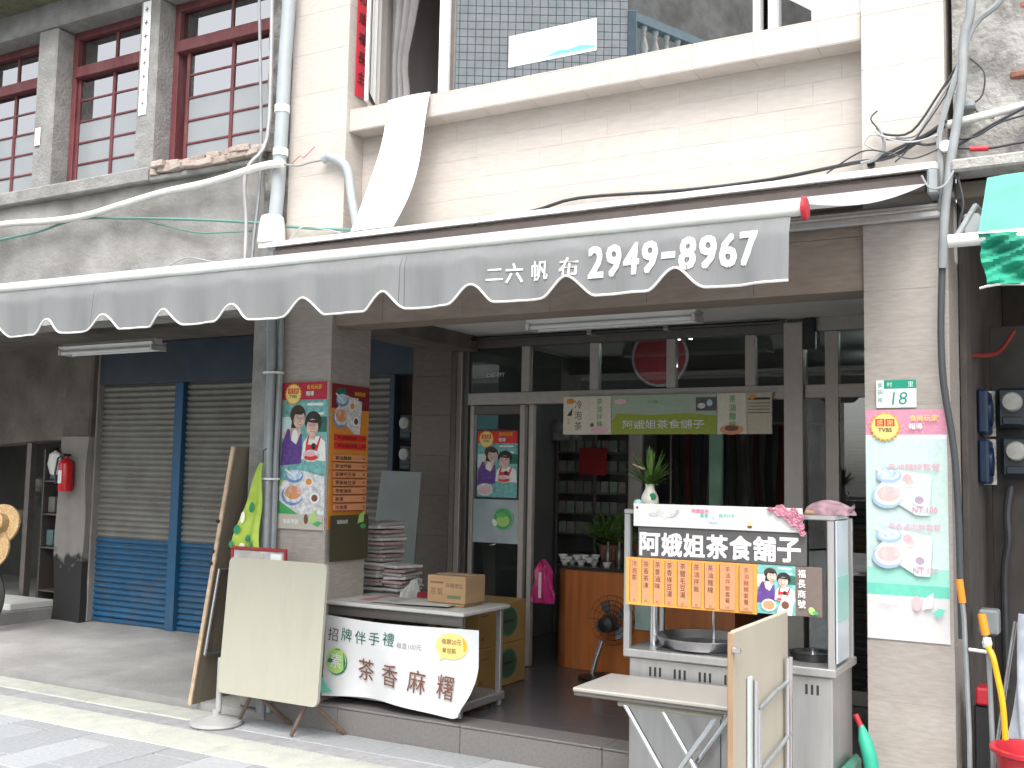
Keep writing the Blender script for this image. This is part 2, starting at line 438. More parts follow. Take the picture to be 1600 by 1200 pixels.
    def build(s, name, mats, parent=None, smooth=False, local=False, at=None):
        me = bpy.data.meshes.new(name)
        off = Vector((0, 0, 0))
        if parent is not None and not local:
            off = WLOC[parent.name]
        elif parent is None:
            xs, ys, zs = zip(*s.v)
            off = Vector(at) if at else Vector(((min(xs) + max(xs)) / 2, (min(ys) + max(ys)) / 2, min(zs)))
        me.from_pydata([(p[0] - off.x, p[1] - off.y, p[2] - off.z) for p in s.v] if not local else s.v, [], s.f)
        if not isinstance(mats, (list, tuple)): mats = [mats]
        for mm in mats: me.materials.append(mm)
        if len(mats) > 1: me.polygons.foreach_set('material_index', s.mi)
        if smooth:
            me.polygons.foreach_set('use_smooth', [True] * len(me.polygons))
            try: me.set_sharp_from_angle(angle=R(38))
            except Exception: pass
        me.update()
        o = bpy.data.objects.new(name, me)
        COL.objects.link(o)
        if parent is not None:
            o.parent = parent
            WLOC[o.name] = WLOC[parent.name] if not local else Vector((0, 0, 0))
        else:
            o.location = off
            WLOC[o.name] = off.copy()
        return o

CACHE = {}
def piece(name, w, d, h, pos, mat, parent, c=0.003, rot=None):
    """one box-shaped piece (tile, slat, pane ...) centred at pos; alike pieces share mesh data"""
    key = (round(w, 4), round(d, 4), round(h, 4), mat.name, c)
    if key not in CACHE:
        b = MB().box(-w / 2, w / 2, -d / 2, d / 2, -h / 2, h / 2, c)
        me = bpy.data.meshes.new(name)
        me.from_pydata(b.v, [], b.f)
        me.materials.append(mat)
        CACHE[key] = me
    o = bpy.data.objects.new(name, CACHE[key])
    COL.objects.link(o)
    o.parent = parent
    pw = WLOC[parent.name]
    o.location = (pos[0] - pw.x, pos[1] - pw.y, pos[2] - pw.z)
    if rot: o.rotation_euler = rot
    WLOC[o.name] = Vector(pos)
    return o
def boxp(name, x0, x1, y0, y1, z0, z1, mat, parent, c=0.004):
    return MB().box(x0, x1, y0, y1, z0, z1, c).build(name, mat, parent)

GL = {}
def glyphs(body, bold=0.0):
    key = (body, bold)
    if key not in GL:
        cu = bpy.data.curves.new('t', 'FONT')
        cu.body = body
        cu.resolution_u = 2
        cu.offset = bold
        cu.align_x = 'CENTER'
        ob = bpy.data.objects.new('t', cu)
        me = bpy.data.meshes.new_from_object(ob)
        vs = [tuple(v.co) for v in me.vertices]
        fs = [tuple(p.vertices) for p in me.polygons]
        bpy.data.objects.remove(ob); bpy.data.curves.remove(cu); bpy.data.meshes.remove(me)
        if vs:
            ys = [v[1] for v in vs]; xs = [v[0] for v in vs]
            cy, cx = (min(ys) + max(ys)) / 2, (min(xs) + max(xs)) / 2
            hh = max(ys) - min(ys) or 1
            ww = max(xs) - min(xs) or 1
            vs = [(v[0] - cx, v[1] - cy, 0) for v in vs]
        else: hh = ww = 1
        GL[key] = (vs, fs, ww, hh)
    return GL[key]

class Print:
    """flat print: coloured shapes laid one over the other; u right, v up, outwards = -y"""
    def __init__(s, y0=0.0, step=0.00018):
        s.b = MB(); s.mats = []; s.y = y0; s.step = step
    def _m(s, m):
        if m not in s.mats: s.mats.append(m)
        return s.mats.index(m)
    def raw(s, pts, fs, m):
        s.y -= s.step
        s.b.add([(p[0], s.y, p[1]) for p in pts], fs, s._m(m))
        return s
    def poly(s, pts, m): return s.raw(pts, [tuple(range(len(pts)))], m)
    def rect(s, u0, v0, u1, v1, m): return s.poly([(u0, v0), (u1, v0), (u1, v1), (u0, v1)], m)
    def ell(s, u, v, a, b, m, n=22, rot=0.0, a0=0, a1=2 * math.pi):
        cr, sr = math.cos(rot), math.sin(rot)
        pts = []
        for k in range(n):
            t = a0 + (a1 - a0) * k / (n if a1 - a0 > 6.2 else n - 1)
            x, y = a * math.cos(t), b * math.sin(t)
            pts.append((u + x * cr - y * sr, v + x * sr + y * cr))
        return s.poly(pts, m)
    def star(s, u, v, r0, r1, n, m):
        return s.poly([(u + (r1 if k % 2 else r0) * math.cos(math.pi * k / n), v + (r1 if k % 2 else r0) * math.sin(math.pi * k / n)) for k in range(2 * n)], m)
    def text(s, body, u, v, h, m, bold=0.0, w=None, rot=0.0, shear=0.0, _in=False):
        vs, fs, ww, hh = glyphs(body, 0.0)
        if not vs: return s
        sy = h / hh
        if bold > 0 and not _in:
            # heavier strokes: the same glyphs stamped a hair apart
            bx_, by_ = bold * sy * .55, bold * sy * .55
            for (dx, dy) in ((-bx_, -by_), (bx_, -by_), (-bx_, by_), (bx_, by_), (0, 0)):
                s.text(body, u + dx, v + dy, h, m, 0, w, rot, shear, True)
            return s
        sx = (w / ww) if w else sy
        cr, sr = math.cos(rot), math.sin(rot)
        pts = []
        for p in vs:
            x, y = p[0] * sx + shear * p[1] * sy, p[1] * sy
            pts.append((u + x * cr - y * sr, v + x * sr + y * cr))
        return s.raw(pts, fs, m)
    def vtext(s, body, u, v, h, m, bold=0.0, gap=1.15):
        for k, ch in enumerate(body): s.text(ch, u, v - k * h * gap, h, m, bold, w=h * 0.95)
        return s
    def build(s, name, parent, warp=None):
        if warp: s.b.v = [warp(p[0], p[2], p[1]) for p in s.b.v]
        o = s.b.build(name, s.mats, parent, local=True)
        if name == 'print': o['kind'] = 'stuff'   # flat print
        return o

def women(P, u0, v0, u1, v1):
    """printed snapshot of two cooks above bowls of food"""
    W, H = u1 - u0, v1 - v0
    def X(a): return u0 + a * W
    def Z(a): return v0 + a * H
    P.rect(u0, v0, u1, v1, P_T)
    P.rect(X(.0), Z(.55), X(.25), Z(.8), P_MINT); P.rect(X(.55), Z(.93), X(.9), Z(.96), P_W); P.rect(X(.8), Z(.62), X(1), Z(.8), P_DG); P.rect(X(.72), Z(.82), X(.92), Z(.85), P_W)
    # left figure, purple top
    P.ell(X(.35), Z(.825), .175 * W, .115 * H, flat('brown_hair', (.05, .03, .02)), rot=-.2); P.poly([(X(.24), Z(.84)), (X(.2), Z(.66)), (X(.3), Z(.62)), (X(.36), Z(.8))], P_HAIR)
    P.poly([(X(.02), Z(.4)), (X(.05), Z(.62)), (X(.2), Z(.67)), (X(.42), Z(.66)), (X(.46), Z(.4))], P_SK)
    P.ell(X(.385), Z(.765), .125 * W, .098 * H, P_SK, rot=-.3); P.poly([(X(.27), Z(.86)), (X(.5), Z(.87)), (X(.44), Z(.82)), (X(.32), Z(.83))], P_HAIR)
    P.ell(X(.30), Z(.56), .07 * W, .09 * H, P_W)
    P.poly([(X(.0), Z(.22)), (X(.02), Z(.48)), (X(.13), Z(.66)), (X(.18), Z(.65)), (X(.22), Z(.52)), (X(.34), Z(.47)), (X(.42), Z(.60)), (X(.46), Z(.6)), (X(.47), Z(.25))], P_PU)
    # right figure, white shirt and red apron
    P.ell(X(.70), Z(.735), .185 * W, .13 * H, P_HAIR)
    P.poly([(X(.46), Z(.3)), (X(.5), Z(.5)), (X(.6), Z(.57)), (X(.85), Z(.57)), (X(.98), Z(.5)), (X(1), Z(.28))], P_W)
    P.rect(X(.63), Z(.53), X(.76), Z(.64), P_SK); P.ell(X(.685), Z(.675), .13 * W, .098 * H, P_SK)
    P.poly([(X(.55), Z(.76)), (X(.83), Z(.76)), (X(.78), Z(.72)), (X(.6), Z(.735))], P_HAIR)
    for ex in (.64, .73): P.ell(X(ex), Z(.70), .016 * W, .006 * H, P_HAIR, 8)
    P.ell(X(.69), Z(.632), .05 * W, .014 * H, P_RD, 10); P.ell(X(.69), Z(.634), .038 * W, .007 * H, P_W, 10)
    for ex in (.36, .44): P.ell(X(ex), Z(.785), .015 * W, .006 * H, P_HAIR, 8)
    P.ell(X(.41), Z(.718), .048 * W, .013 * H, P_RD, 10); P.ell(X(.41), Z(.72), .036 * W, .007 * H, P_W, 10)
    P.poly([(X(.55), Z(.36)), (X(.56), Z(.49)), (X(.6), Z(.57)), (X(.63), Z(.57)), (X(.6), Z(.47)), (X(.8), Z(.47)), (X(.86), Z(.57)), (X(.89), Z(.57)), (X(.83), Z(.44)), (X(.8), Z(.36))], P_RD)
    P.ell(X(.73), Z(.45), .05 * W, .04 * H, P_HAIR)
    P.ell(X(.68), Z(.34), .19 * W, .07 * H, P_LV); P.ell(X(.68), Z(.32), .15 * W, .035 * H, P_RD); P.ell(X(.66), Z(.36), .12 * W, .03 * H, P_PKL)

def dishes(P, u0, v0, u1, v1, pale=False):
    if pale:  # dish colours lightened, overexposure put into the print
        P_BL, P_OP, P_O, P_SK, P_BR, P_LV, P_PKL = [flat('faded_' + n_, c_) for n_, c_ in (('blue', (.34, .46, .62)), ('rose', (.60, .46, .46)), ('peach', (.66, .5, .48)), ('buff', (.62, .54, .5)), ('mauve', (.40, .32, .42)), ('pale', (.60, .68, .68)), ('blush', (.66, .54, .54)))]
    else:
        P_BL, P_OP, P_O, P_SK, P_BR, P_LV, P_PKL = [MATS['print_' + n_] for n_ in ('bowl_blue', 'salmon', 'orange', 'skin', 'brown', 'pale_grey', 'pale_pink')]
    W, H = u1 - u0, v1 - v0
    def X(a): return u0 + a * W
    def Z(a): return v0 + a * H
    P.poly([(X(.1), Z(.55)), (X(.45), Z(1)), (X(1), Z(.85)), (X(.95), Z(.0)), (X(.75), Z(.0))], P_LV)
    P.ell(X(.33), Z(.85), .2 * W, .17 * H, P_BL); P.ell(X(.33), Z(.88), .17 * W, .13 * H, P_LB); P.poly([(X(.1), Z(1)), (X(.14), Z(1.02)), (X(.36), Z(.85)), (X(.33), Z(.83))], P_W)
    P.ell(X(.3), Z(.38), .24 * W, .25 * H, P_BL); P.ell(X(.32), Z(.42), .22 * W, .22 * H, P_LV); P.ell(X(.32), Z(.45), .18 * W, .165 * H, P_OP)
    for k in range(9): P.ell(X(.32 + .13 * math.cos(k * 2.1)), Z(.45 + .11 * math.sin(k * 2.3)), .05 * W, .03 * H, (P_PKL, P_SK, P_O)[k % 3], 8, rot=k)
    P.ell(X(.66), Z(.72), .1 * W, .11 * H, P_W); P.ell(X(.66), Z(.72), .07 * W, .08 * H, P_O)
    P.ell(X(.8), Z(.33), .11 * W, .13 * H, P_W); P.ell(X(.8), Z(.33), .07 * W, .085 * H, P_BR)

def badge(P, u, v, r):
    P.star(u, v, r, r * .86, 20, P_Y); P.ell(u, v, r * .84, r * .84, P_YL if r > .06 else P_Y, 24)
    P.rect(u - r * .62, v + r * .02, u - r * .03, v + r * .52, P_RD); P.rect(u + r * .03, v + r * .02, u + r * .62, v + r * .52, P_RD)
    P.text('感', u - r * .325, v + r * .27, r * .4, P_YL); P.text('謝', u + r * .325, v + r * .27, r * .4, P_YL)
    P.text('TVBS', u, v - r * .22, r * .28, P_K, 0.02)

def tiles(parent, x0, x1, z0, z1, tw, th, yf, mat, axis='x', bond=0.5, thick=0.010, j=0.0016, xf=None, start=0.0):
    """real tiles in courses on a wall whose face is at yf (or x = xf when axis = 'y'), cut at the ends"""
    row, z = 0, z0
    while z < z1 - 0.01:
        h = min(th, z1 - z)
        x = x0 - (row * bond % 1.0) * tw - start
        while x < x1 - 0.01:
            a, b_ = max(x, x0), min(x + tw, x1)
            if b_ - a > 0.02:
                w_ = round(b_ - a - j, 3)
                if axis == 'x':
                    piece('tile', w_, thick, round(h - j, 3), ((a + b_) / 2, yf + thick / 2 + rnd.uniform(0, .0006), z + h / 2), mat, parent, 0.0006)
                else:
                    piece('tile', thick, w_, round(h - j, 3), (xf - thick / 2 - rnd.uniform(0, .0012), (a + b_) / 2, z + h / 2), mat, parent, 0.0015)
            x += tw
        z += th
        row += 1

# ================================================================ THE SETTING
st = MB().box(-40, 40, -40, 9, -0.5, -0.05).build('street', street_m, at=(0, 0, 0))
tag(st, kind='structure')
# pale and grey kerb strips along the old arcade, then granite pavers
ks = thing('kerb', None, None, (-6, -0.4, 0)); tag(ks, kind='structure')
x = -13.0
while x < 1.5:
    w = 0.62
    if x + w < -4.75:
        piece('kerb_stone', w - .006, .24, .06, (x + w / 2, -0.187, -0.026 + rnd.uniform(0, .003)), kerb_pale, ks, .006)
    piece('drain_cover', w - .006, .165, .06, (x + w / 2, -0.392, -0.032 + rnd.uniform(0, .003)), kerb_grey, ks, .006)
    piece('kerb_stone', w - .006, .355, .06, (x + w / 2 - .2, -0.658, -0.029 + rnd.uniform(0, .003)), kerb_pale, ks, .006)
    if x + w > -4.75:
        piece('paving_slab', w - .006, .27, .06, (x + w / 2, -0.17, -0.03 + rnd.uniform(0, .003)), paver, ks, .006)
    x += w
pv = thing('pavement', None, None, (-4, -2, 0)); tag(pv, kind='structure')
for i in range(30):
    xx = -9.4 + i * 0.32
    for j in range(5):
        piece('paver', .312, .592, .06, (xx, -0.84 - .3 - j * .6 - (i % 2) * .3 + (.15 if i % 2 else 0), -0.03 + rnd.uniform(0, .004)), paver, pv, .005)
for i in range(30):
    if i % 2: piece('paver', .312, .142, .06, (-9.4 + i * .32, -0.84 - .07, -0.03), paver, pv, .005)

ap = MB()
def apf(u, v):
    return (-13 + u * 8.2, -0.03 + v * 2.2, 0.045 + 0.05 * v + 0.004 * math.sin(u * 23 + v * 7))
ap.grid(apf, 40, 8, 0, (0, 0, -0.3))
tag(ap.build('arcade_floor', apron, smooth=False, at=(-9, 0, 0)), kind='structure')
# shop floor: raised granite slabs with a front step
sf = thing('shop_floor', None, None, (-2.7, 0.5, 0)); tag(sf, kind='structure')
boxp('floor_base', -4.79, -0.62, -0.02, 7.0, -0.3, 0.148, step_m, sf, 0)
for i, (a, b_) in enumerate(((-4.79, -4.2), (-4.2, -3.3), (-3.3, -2.4), (-2.4, -1.5), (-1.5, -0.6))):
    boxp('step_slab', a + .002, b_ - .002, -0.034, -0.022, -0.02, 0.147, step_m, sf, .002)
    boxp('step_edge', a + .002, b_ - .002, -0.04, 0.17, 0.149, 0.162, step_m, sf, .003)
for i in range(9):
    for j in range(8):
        piece('floor_tile', .498, .498, .012, (-4.54 + i * .5, .425 + j * .5, .155), granite, sf, .001)

# ================================================================ SHOP HOUSE
sh = thing('shop_house', 'narrow shop house clad in beige stone tiles with wide upstairs window', 'building', (-2.7, 0.0, 0.0))
XL0, XL1, XR0, XR1 = -4.775, -4.37, -1.025, -0.633
# columns (core + tile skins)
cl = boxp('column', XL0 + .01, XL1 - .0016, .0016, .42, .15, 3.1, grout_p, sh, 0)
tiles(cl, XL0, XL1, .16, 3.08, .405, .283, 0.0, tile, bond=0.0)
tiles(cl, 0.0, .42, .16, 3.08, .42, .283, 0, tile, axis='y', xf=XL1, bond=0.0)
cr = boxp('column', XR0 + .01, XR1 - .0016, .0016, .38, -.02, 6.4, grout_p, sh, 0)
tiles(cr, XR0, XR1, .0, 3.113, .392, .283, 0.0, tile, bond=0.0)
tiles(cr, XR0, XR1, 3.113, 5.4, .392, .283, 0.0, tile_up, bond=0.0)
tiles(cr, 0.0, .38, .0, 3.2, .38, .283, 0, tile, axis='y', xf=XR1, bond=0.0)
cu = boxp('column', XL0 - .02, -4.3115, .0016, .42, 3.1, 6.4, grout_p, sh, 0)
tiles(cu, -4.795, -4.31, 3.02, 5.4, .485, .283, 0.0, tile_up, bond=0.0)
tiles(cu, 0.0, .195, 3.02, 5.4, .2, .283, 0, tile_up, axis='y', xf=-4.31, bond=0.0)
# beam over the arcade opening, brown tiles
bm = boxp('beam', XL1, XR0, .04, .26, 2.575, 3.1, grout, sh, 0)
tiles(bm, XL1, XR0, 2.57, 3.1, .6, .265, 0.03, beamtile, bond=0.0, start=.22)
boxp('beam_soffit', XL1, XR0, .03, .27, 2.560, 2.572, beamtile, sh, .001)
# upper wall between the columns, set back, running-bond tiles
uw = boxp('wall', -4.31, XR0, .1866, .4, 3.1, 3.86, grout_p, sh, 0)
tiles(uw, -4.31, XR0, 3.09, 3.858, .30, .128, .185, tile_up, bond=0.5)
# sill
sill = boxp('sill', -4.31, XR0 - .002, .0335, .42, 3.856, 3.998, grout_p, sh, 0)
xs = -4.31
while xs < XR0 - .02:
    xe = min(xs + .34, XR0 - .003)
    piece('sill_tile', round(xe - xs - .003, 3), .012, .136, ((xs + xe) / 2, .036, 3.926), tile_up, sill, .003)
    piece('sill_tile', round(xe - xs - .003, 3), .33, .010, ((xs + xe) / 2, .196, 3.999), tile_up, sill, .002)
    piece('sill_tile', round(xe - xs - .003, 3), .150, .008, ((xs + xe) / 2, .108, 3.857), tile_up, sill, .002)
    xs = xe
boxp('lintel', -4.31, XR0, .1, .4, 5.25, 6.4, tile_up, sh)
boxp('roof_slab', -4.8, -.62, -.1, 7, 6.4, 6.6, concrete, sh)
# upstairs window band
ZW0, ZW1 = 4.006, 5.25
win = boxp('window', -4.305, -1.03, .215, .295, 5.19, 5.25, alu_white, sh)
boxp('bottom_rail', -4.305, -1.03, .22, .30, ZW0, ZW0 + .03, alu_white, win)
for (a, b_) in ((-4.305, -4.262), (-3.735, -3.66), (-1.645, -1.605), (-1.56, -1.51), (-1.075, -1.03)):
    boxp('mullion', a, b_, .21, .29, ZW0 + .03, 5.19, alu_white, win)
boxp('pane', -3.66, -1.645, .245, .251, ZW0 + .03, 5.19, g_up, win, 0)
boxp('stile', -3.658, -3.625, .232, .262, ZW0 + .032, 5.188, alu_dark, win)
boxp('pane', -1.51, -1.075, .26, .266, ZW0 + .03, 5.19, g_old, win, 0)
# open casement at the left end, swung out
csw = MB()
a0 = R(-70)
hinge = (-4.258, .215)
def bar(mb, u0, u1, z0, z1, t=.022):
    dx, dy = math.cos(a0), math.sin(a0)
    nx, ny = -dy * t, dx * t
    p = [(hinge[0] + dx * u0, hinge[1] + dy * u0), (hinge[0] + dx * u1, hinge[1] + dy * u1)]
    poly = [(p[0][0], p[0][1], z0), (p[1][0], p[1][1], z0), (p[1][0] + nx, p[1][1] + ny, z0), (p[0][0] + nx, p[0][1] + ny, z0)]
    mb.prism(poly, (0, 0, z1 - z0))
for (u0, u1, z0, z1) in ((0, .03, 4.05, 5.15), (.165, .20, 4.05, 5.15), (.03, .165, 4.05, 4.085), (.03, .165, 5.115, 5.15)):
    bar(csw, u0, u1, z0, z1)
csw.build('casement_frame', alu_white, win)
pm = MB(); bar(pm, .03, .165, 4.085, 5.115, .004); pm.build('pane', g_up, win)
MB().tube([(-4.20, .05, 4.14), (-4.16, .10, 4.03), (-4.08, .12, 4.022)], .012, 6).build('casement_stay', black_p, win)
# room behind it with curtain
rm = MB()
rm.box(-4.31, -1.02, 2.6, 2.7, 3.9, 5.4).box(-4.4, -4.32, .42, 2.6, 3.9, 5.4).box(-1.02, -.95, .42, 2.6, 3.9, 5.4).box(-4.31, -1.02, .42, 2.6, 5.3, 5.4).box(-4.31, -1.02, .42, 2.6, 3.85, 3.99)
rm.build('upstairs_room', room_g, sh)
cu_ = MB()
cu_.grid(lambda u, v: (-4.25 + u * (.10 + .16 * abs(v - .35) ** .7 + .05 * v), .40 + .025 * math.sin(u * 22), 4.03 + v * 1.16), 24, 10, 0, (0, .003, 0))
cu_.build('curtain', curtain, sh, smooth=True)
# arcade ceiling, side beam, side pilaster
boxp('arcade_ceiling', XL1 - .02, XR1, .262, 1.98, 2.72, 3.05, ceil_m, sh)
boxp('side_beam', XL0 + .02, XL1 - .012, .425, 1.86, 2.60, 2.98, plaster_in, sh)
pl_ = boxp('pilaster', -4.93, -4.575, 1.76, 2.1, .15, 2.72, grout, sh, 0)
tiles(pl_, -4.94, -4.565, .16, 2.72, .375, .32, 1.75, beam_dk, bond=0.0)
# party walls and rear room
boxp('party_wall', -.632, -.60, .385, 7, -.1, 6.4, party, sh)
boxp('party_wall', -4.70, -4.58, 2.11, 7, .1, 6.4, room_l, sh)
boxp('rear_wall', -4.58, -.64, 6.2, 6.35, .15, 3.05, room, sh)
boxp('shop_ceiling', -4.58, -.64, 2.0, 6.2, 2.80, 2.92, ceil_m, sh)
# shopfront: aluminium frame
fr = boxp('shopfront_frame', -4.46, -1.905, 1.84, 1.91, 2.625, 2.715, alu_dark, sh)
boxp('jamb', -4.562, -4.515, 1.83, 1.92, .162, 2.72, alu, fr)
boxp('jamb', -4.505, -4.462, 1.845, 1.91, .162, 2.72, alu_dark, fr)
boxp('head_rail', -4.46, -1.905, 1.84, 1.91, 2.165, 2.262, alu, fr)
for xm in (-3.94, -3.35, -2.735, -2.15):
    boxp('transom_mullion', xm - .036, xm + .036, 1.845, 1.905, 2.264, 2.623, alu, fr)
prev = -4.46
for xm in (-3.94, -3.35, -2.735, -2.15, -1.87):
    boxp('transom_light', prev + .037 if prev > -4.4 else prev + .002, xm - .037, 1.872, 1.878, 2.264, 2.623, g_clear, fr, 0)
    prev = xm
for (a, b_) in ((-4.44, -4.405), (-3.985, -3.94), (-3.905, -3.865)):
    boxp('door_stile', a, b_, 1.85, 1.90, .165, 2.163, alu, fr)
boxp('door_rail', -4.404, -3.986, 1.855, 1.895, .17, .26, alu, fr)
boxp('door_rail', -4.404, -3.986, 1.855, 1.895, 2.09, 2.16, alu_dark, fr)
boxp('door_pane', -4.404, -3.986, 1.872, 1.878, .262, 2.088, g_clear, fr, 0)
boxp('post', -1.903, -1.773, 1.80, 1.93, .162, 2.685, alu, fr)
boxp('bracket', -1.77, -1.69, 1.80, 1.86, 2.50, 2.71, black_p, fr)
for (z0, z1) in ((2.625, 2.72), (2.17, 2.262), (.162, .25)):
    boxp('side_rail', -1.771, -.64, 1.845, 1.905, z0, z1, alu, fr)
for xm in (-1.59, -1.1):
    boxp('side_mullion', xm - .045, xm + .045, 1.843, 1.908, .252, 2.623, alu, fr)
for (a, b_) in ((-1.77, -1.637), (-1.543, -1.147), (-1.053, -.645)):
    boxp('side_pane', a, b_, 1.872, 1.878, 2.264, 2.622, g_clear, fr, 0)
    boxp('side_pane', a, b_, 1.872, 1.878, .252, 2.168, g_clear, fr, 0)
MB().tube([(-4.5, 1.76, 2.69), (-1.92, 1.76, 2.69)], .016, 8).build('curtain_rail', black_p, fr)
for xm in (-3.35, -2.74): boxp('rail_clip', xm - .02, xm + .02, 1.745, 1.84, 2.672, 2.708, alu, fr)
Pt = Print(); Pt.text('DIG-J9T', 0, 0, .045, P_LV, .0)
tx = thing('glass_lettering', 'faint pale letters stuck on the leftmost transom pane', 'lettering', (-4.22, 1.868, 2.40))
Pt.build('lettering', tx)

# ================================================================ OLD CONCRETE BUILDING (left)
ob = thing('old_building', 'weathered grey concrete house with faded red wooden windows', 'building', (-8.0, 0.0, 0.0))
fw = MB()
def wallf(u, v):
    x_ = -13 + u * 8.2; z_ = 2.72 + v * 1.0
    return (x_, .02 + .008 * math.sin(x_ * 5 + z_ * 3) + .006 * math.sin(x_ * 13.7 - z_ * 9), z_)
fw.grid(wallf, 120, 16, 0, (0, .28, 0))
fw.build('wall', concrete, ob, smooth=True)
boxp('sill_band', -13, -6.12, -.05, .3, 3.722, 3.835, concrete2, ob, .012)
boxp('sill_band', -6.118, -5.0, -.035, .3, 3.722, 3.765, concrete2, ob, .01)
# broken bricks along the right end of the sill
for row_ in range(2):
    xb = -6.1 + row_ * .05
    while xb < -5.06:
        w = rnd.uniform(.07, .19)
        piece('brick', round(w - .008, 2), .18, .045, (xb + w / 2, .03 + rnd.uniform(-.03, .02), 3.786 + row_ * .046 + rnd.uniform(-.005, .006)), brick_m, ob, .004, (rnd.uniform(-.12, .12), rnd.uniform(-.10, .10), rnd.uniform(-.2, .2)))
        xb += w
for (a, b_) in ((-8.78, -8.56), (-7.53, -7.30), (-6.335, -6.135)):
    boxp('pilaster', a, b_, 0.0, .32, 3.836, 5.16, concrete2, ob, .012)
ep = MB()
ep.grid(lambda u, v: (-5.005 + u * .21, -.004 + .012 * math.sin(v * 40 + u * 5) * math.sin(v * 17), 3.30 + v * 3.0), 6, 60, 0, (0, .35, 0))
ep.build('end_pier', darkstone, ob, smooth=True)
boxp('end_pier', -5.06, -4.80, .0, .40, 0.05, 2.725, concrete2, ob, .015)
boxp('lintel', -13, -5.006, -.02, .3, 5.16, 5.42, concrete2, ob, .015)
ev = MB()
ev.grid(lambda u, v: (-13 + u * 8.0, -.30 + v * .3, 5.36 - .02 * math.sin(u * 60) * (1 - v) + .0 * v), 80, 3, 0, (0, 0, .3))
ev.build('eave', moss, ob)
boxp('parapet', -13, -5.0, .0, .3, 5.68, 6.6, concrete, ob)
def old_window(x0, x1, zs, openl=False):
    """red timber window: frame, transom bar, two columns of panes"""
    y = .19
    wroot = MB()
    wroot.box(x0, x1, y - .03, y + .07, 5.10, 5.16, .004).box(x0, x0 + .055, y - .03, y + .07, 3.84, 5.10, .004).box(x1 - .055, x1, y - .03, y + .07, 3.84, 5.10, .004)
    wroot.box(x0 + .055, x1 - .055, y - .03, y + .07, 3.84, 3.875, .004)
    w_ = wroot.build('window', red_wood, ob)
    boxp('transom_bar', x0 + .056, x1 - .056, y - .055, y + .05, 4.765, 4.855, red_wood, w_)
    xa, xb_ = x0 + .056, x1 - .056
    xm = (xa + xb_) / 2
    boxp('glazing_bar', xm - .014, xm + .014, y, y + .03, 4.856, 5.099, red_wood, w_)
    for (p, q) in ((xa, xm - .015), (xm + .015, xb_)):
        boxp('pane', p, q, y + .012, y + .016, 4.857, 5.098, g_old, w_, 0)
    off = .07 if openl else 0.0
    s0, s1 = xa + off, xb_
    sm = (s0 + s1) / 2
    for xx in (s0, sm - .016, s1 - .03):
        boxp('stile', xx, xx + .03, y - .01, y + .025, 3.876, 4.764, red_wood, w_)
    rows = 5
    hh = (4.764 - 3.876) / rows
    for r_ in range(rows):
        z0 = 3.876 + r_ * hh
        if r_: boxp('glazing_bar', s0 + .031, s1 - .031, y - .004, y + .018, z0 - .008, z0 + .008, red_wood, w_, .002)
        for (p, q) in ((s0 + .031, sm - .017), (sm + .015, s1 - .031)):
            boxp('pane', p, q, y + .004, y + .008, z0 + .009, z0 + hh - .009, frost if r_ < 3 else g_old, w_, 0)
old_window(-8.56, -7.53, 0)
old_window(-7.30, -6.335, 0)
old_window(-6.135, -5.006, 0, True)
boxp('upstairs_room', -13, -5.0, 1.5, 1.6, 3.7, 5.3, room, ob)
boxp('upstairs_floor', -13, -4.98, .3, 2.2, 3.5, 3.7, room, ob)
# arcade: ceiling, back wall, piers
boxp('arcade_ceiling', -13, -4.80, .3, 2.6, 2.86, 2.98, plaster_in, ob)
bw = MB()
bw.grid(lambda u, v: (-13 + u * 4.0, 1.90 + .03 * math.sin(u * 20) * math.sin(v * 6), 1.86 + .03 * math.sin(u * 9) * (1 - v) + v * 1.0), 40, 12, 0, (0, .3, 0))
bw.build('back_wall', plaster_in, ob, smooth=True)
pr = MB()
pr.grid(lambda u, v: (-9.30 + u * .42 + .01 * math.sin(v * 13) + .03 * max(0, .3 - v) * u, 1.78 + .012 * math.sin(v * 9 + u * 4), .06 + v * 1.86), 8, 36, 0, (0, .17, 0))
pr.build('pier', pier_tar, ob, smooth=True)
boxp('pier', -9.30, -8.89, 1.79, 1.96, 1.90, 2.86, plaster_in, ob, .02)
boxp('door_jamb', -8.88, -8.855, 1.85, 1.95, .09, 2.86, pier_paint, ob)
boxp('back_wall', -4.99, -4.94, 1.9, 2.3, .05, 2.86, party, ob)
boxp('back_wall', -5.25, -4.99, 2.02, 2.3, .05, 2.86, party, ob)
# dim side shop at the far left
boxp('side_shop_wall', -13, -9.3, 3.6, 3.7, 0, 2.86, room, ob)
boxp('side_shop_wall', -9.28, -9.2, 1.97, 3.6, 0, 2.86, room, ob)
boxp('side_shop_ceiling', -13, -9.2, 2.61, 3.7, 2.4, 2.9, room, ob)
boxp('side_shop_wall', -13.1, -13, .3, 3.7, 0, 2.86, room, ob)
boxp('side_shop_post', -10.02, -9.95, 1.92, 2.0, .2, 1.86, alu_dark, ob)
boxp('side_shop_floor', -13, -9.31, 1.2, 3.6, .0, .20, apron, ob, .01)
boxp('side_shop_step', -13, -9.31, .95, 1.2, .0, .12, apron, ob, .01)
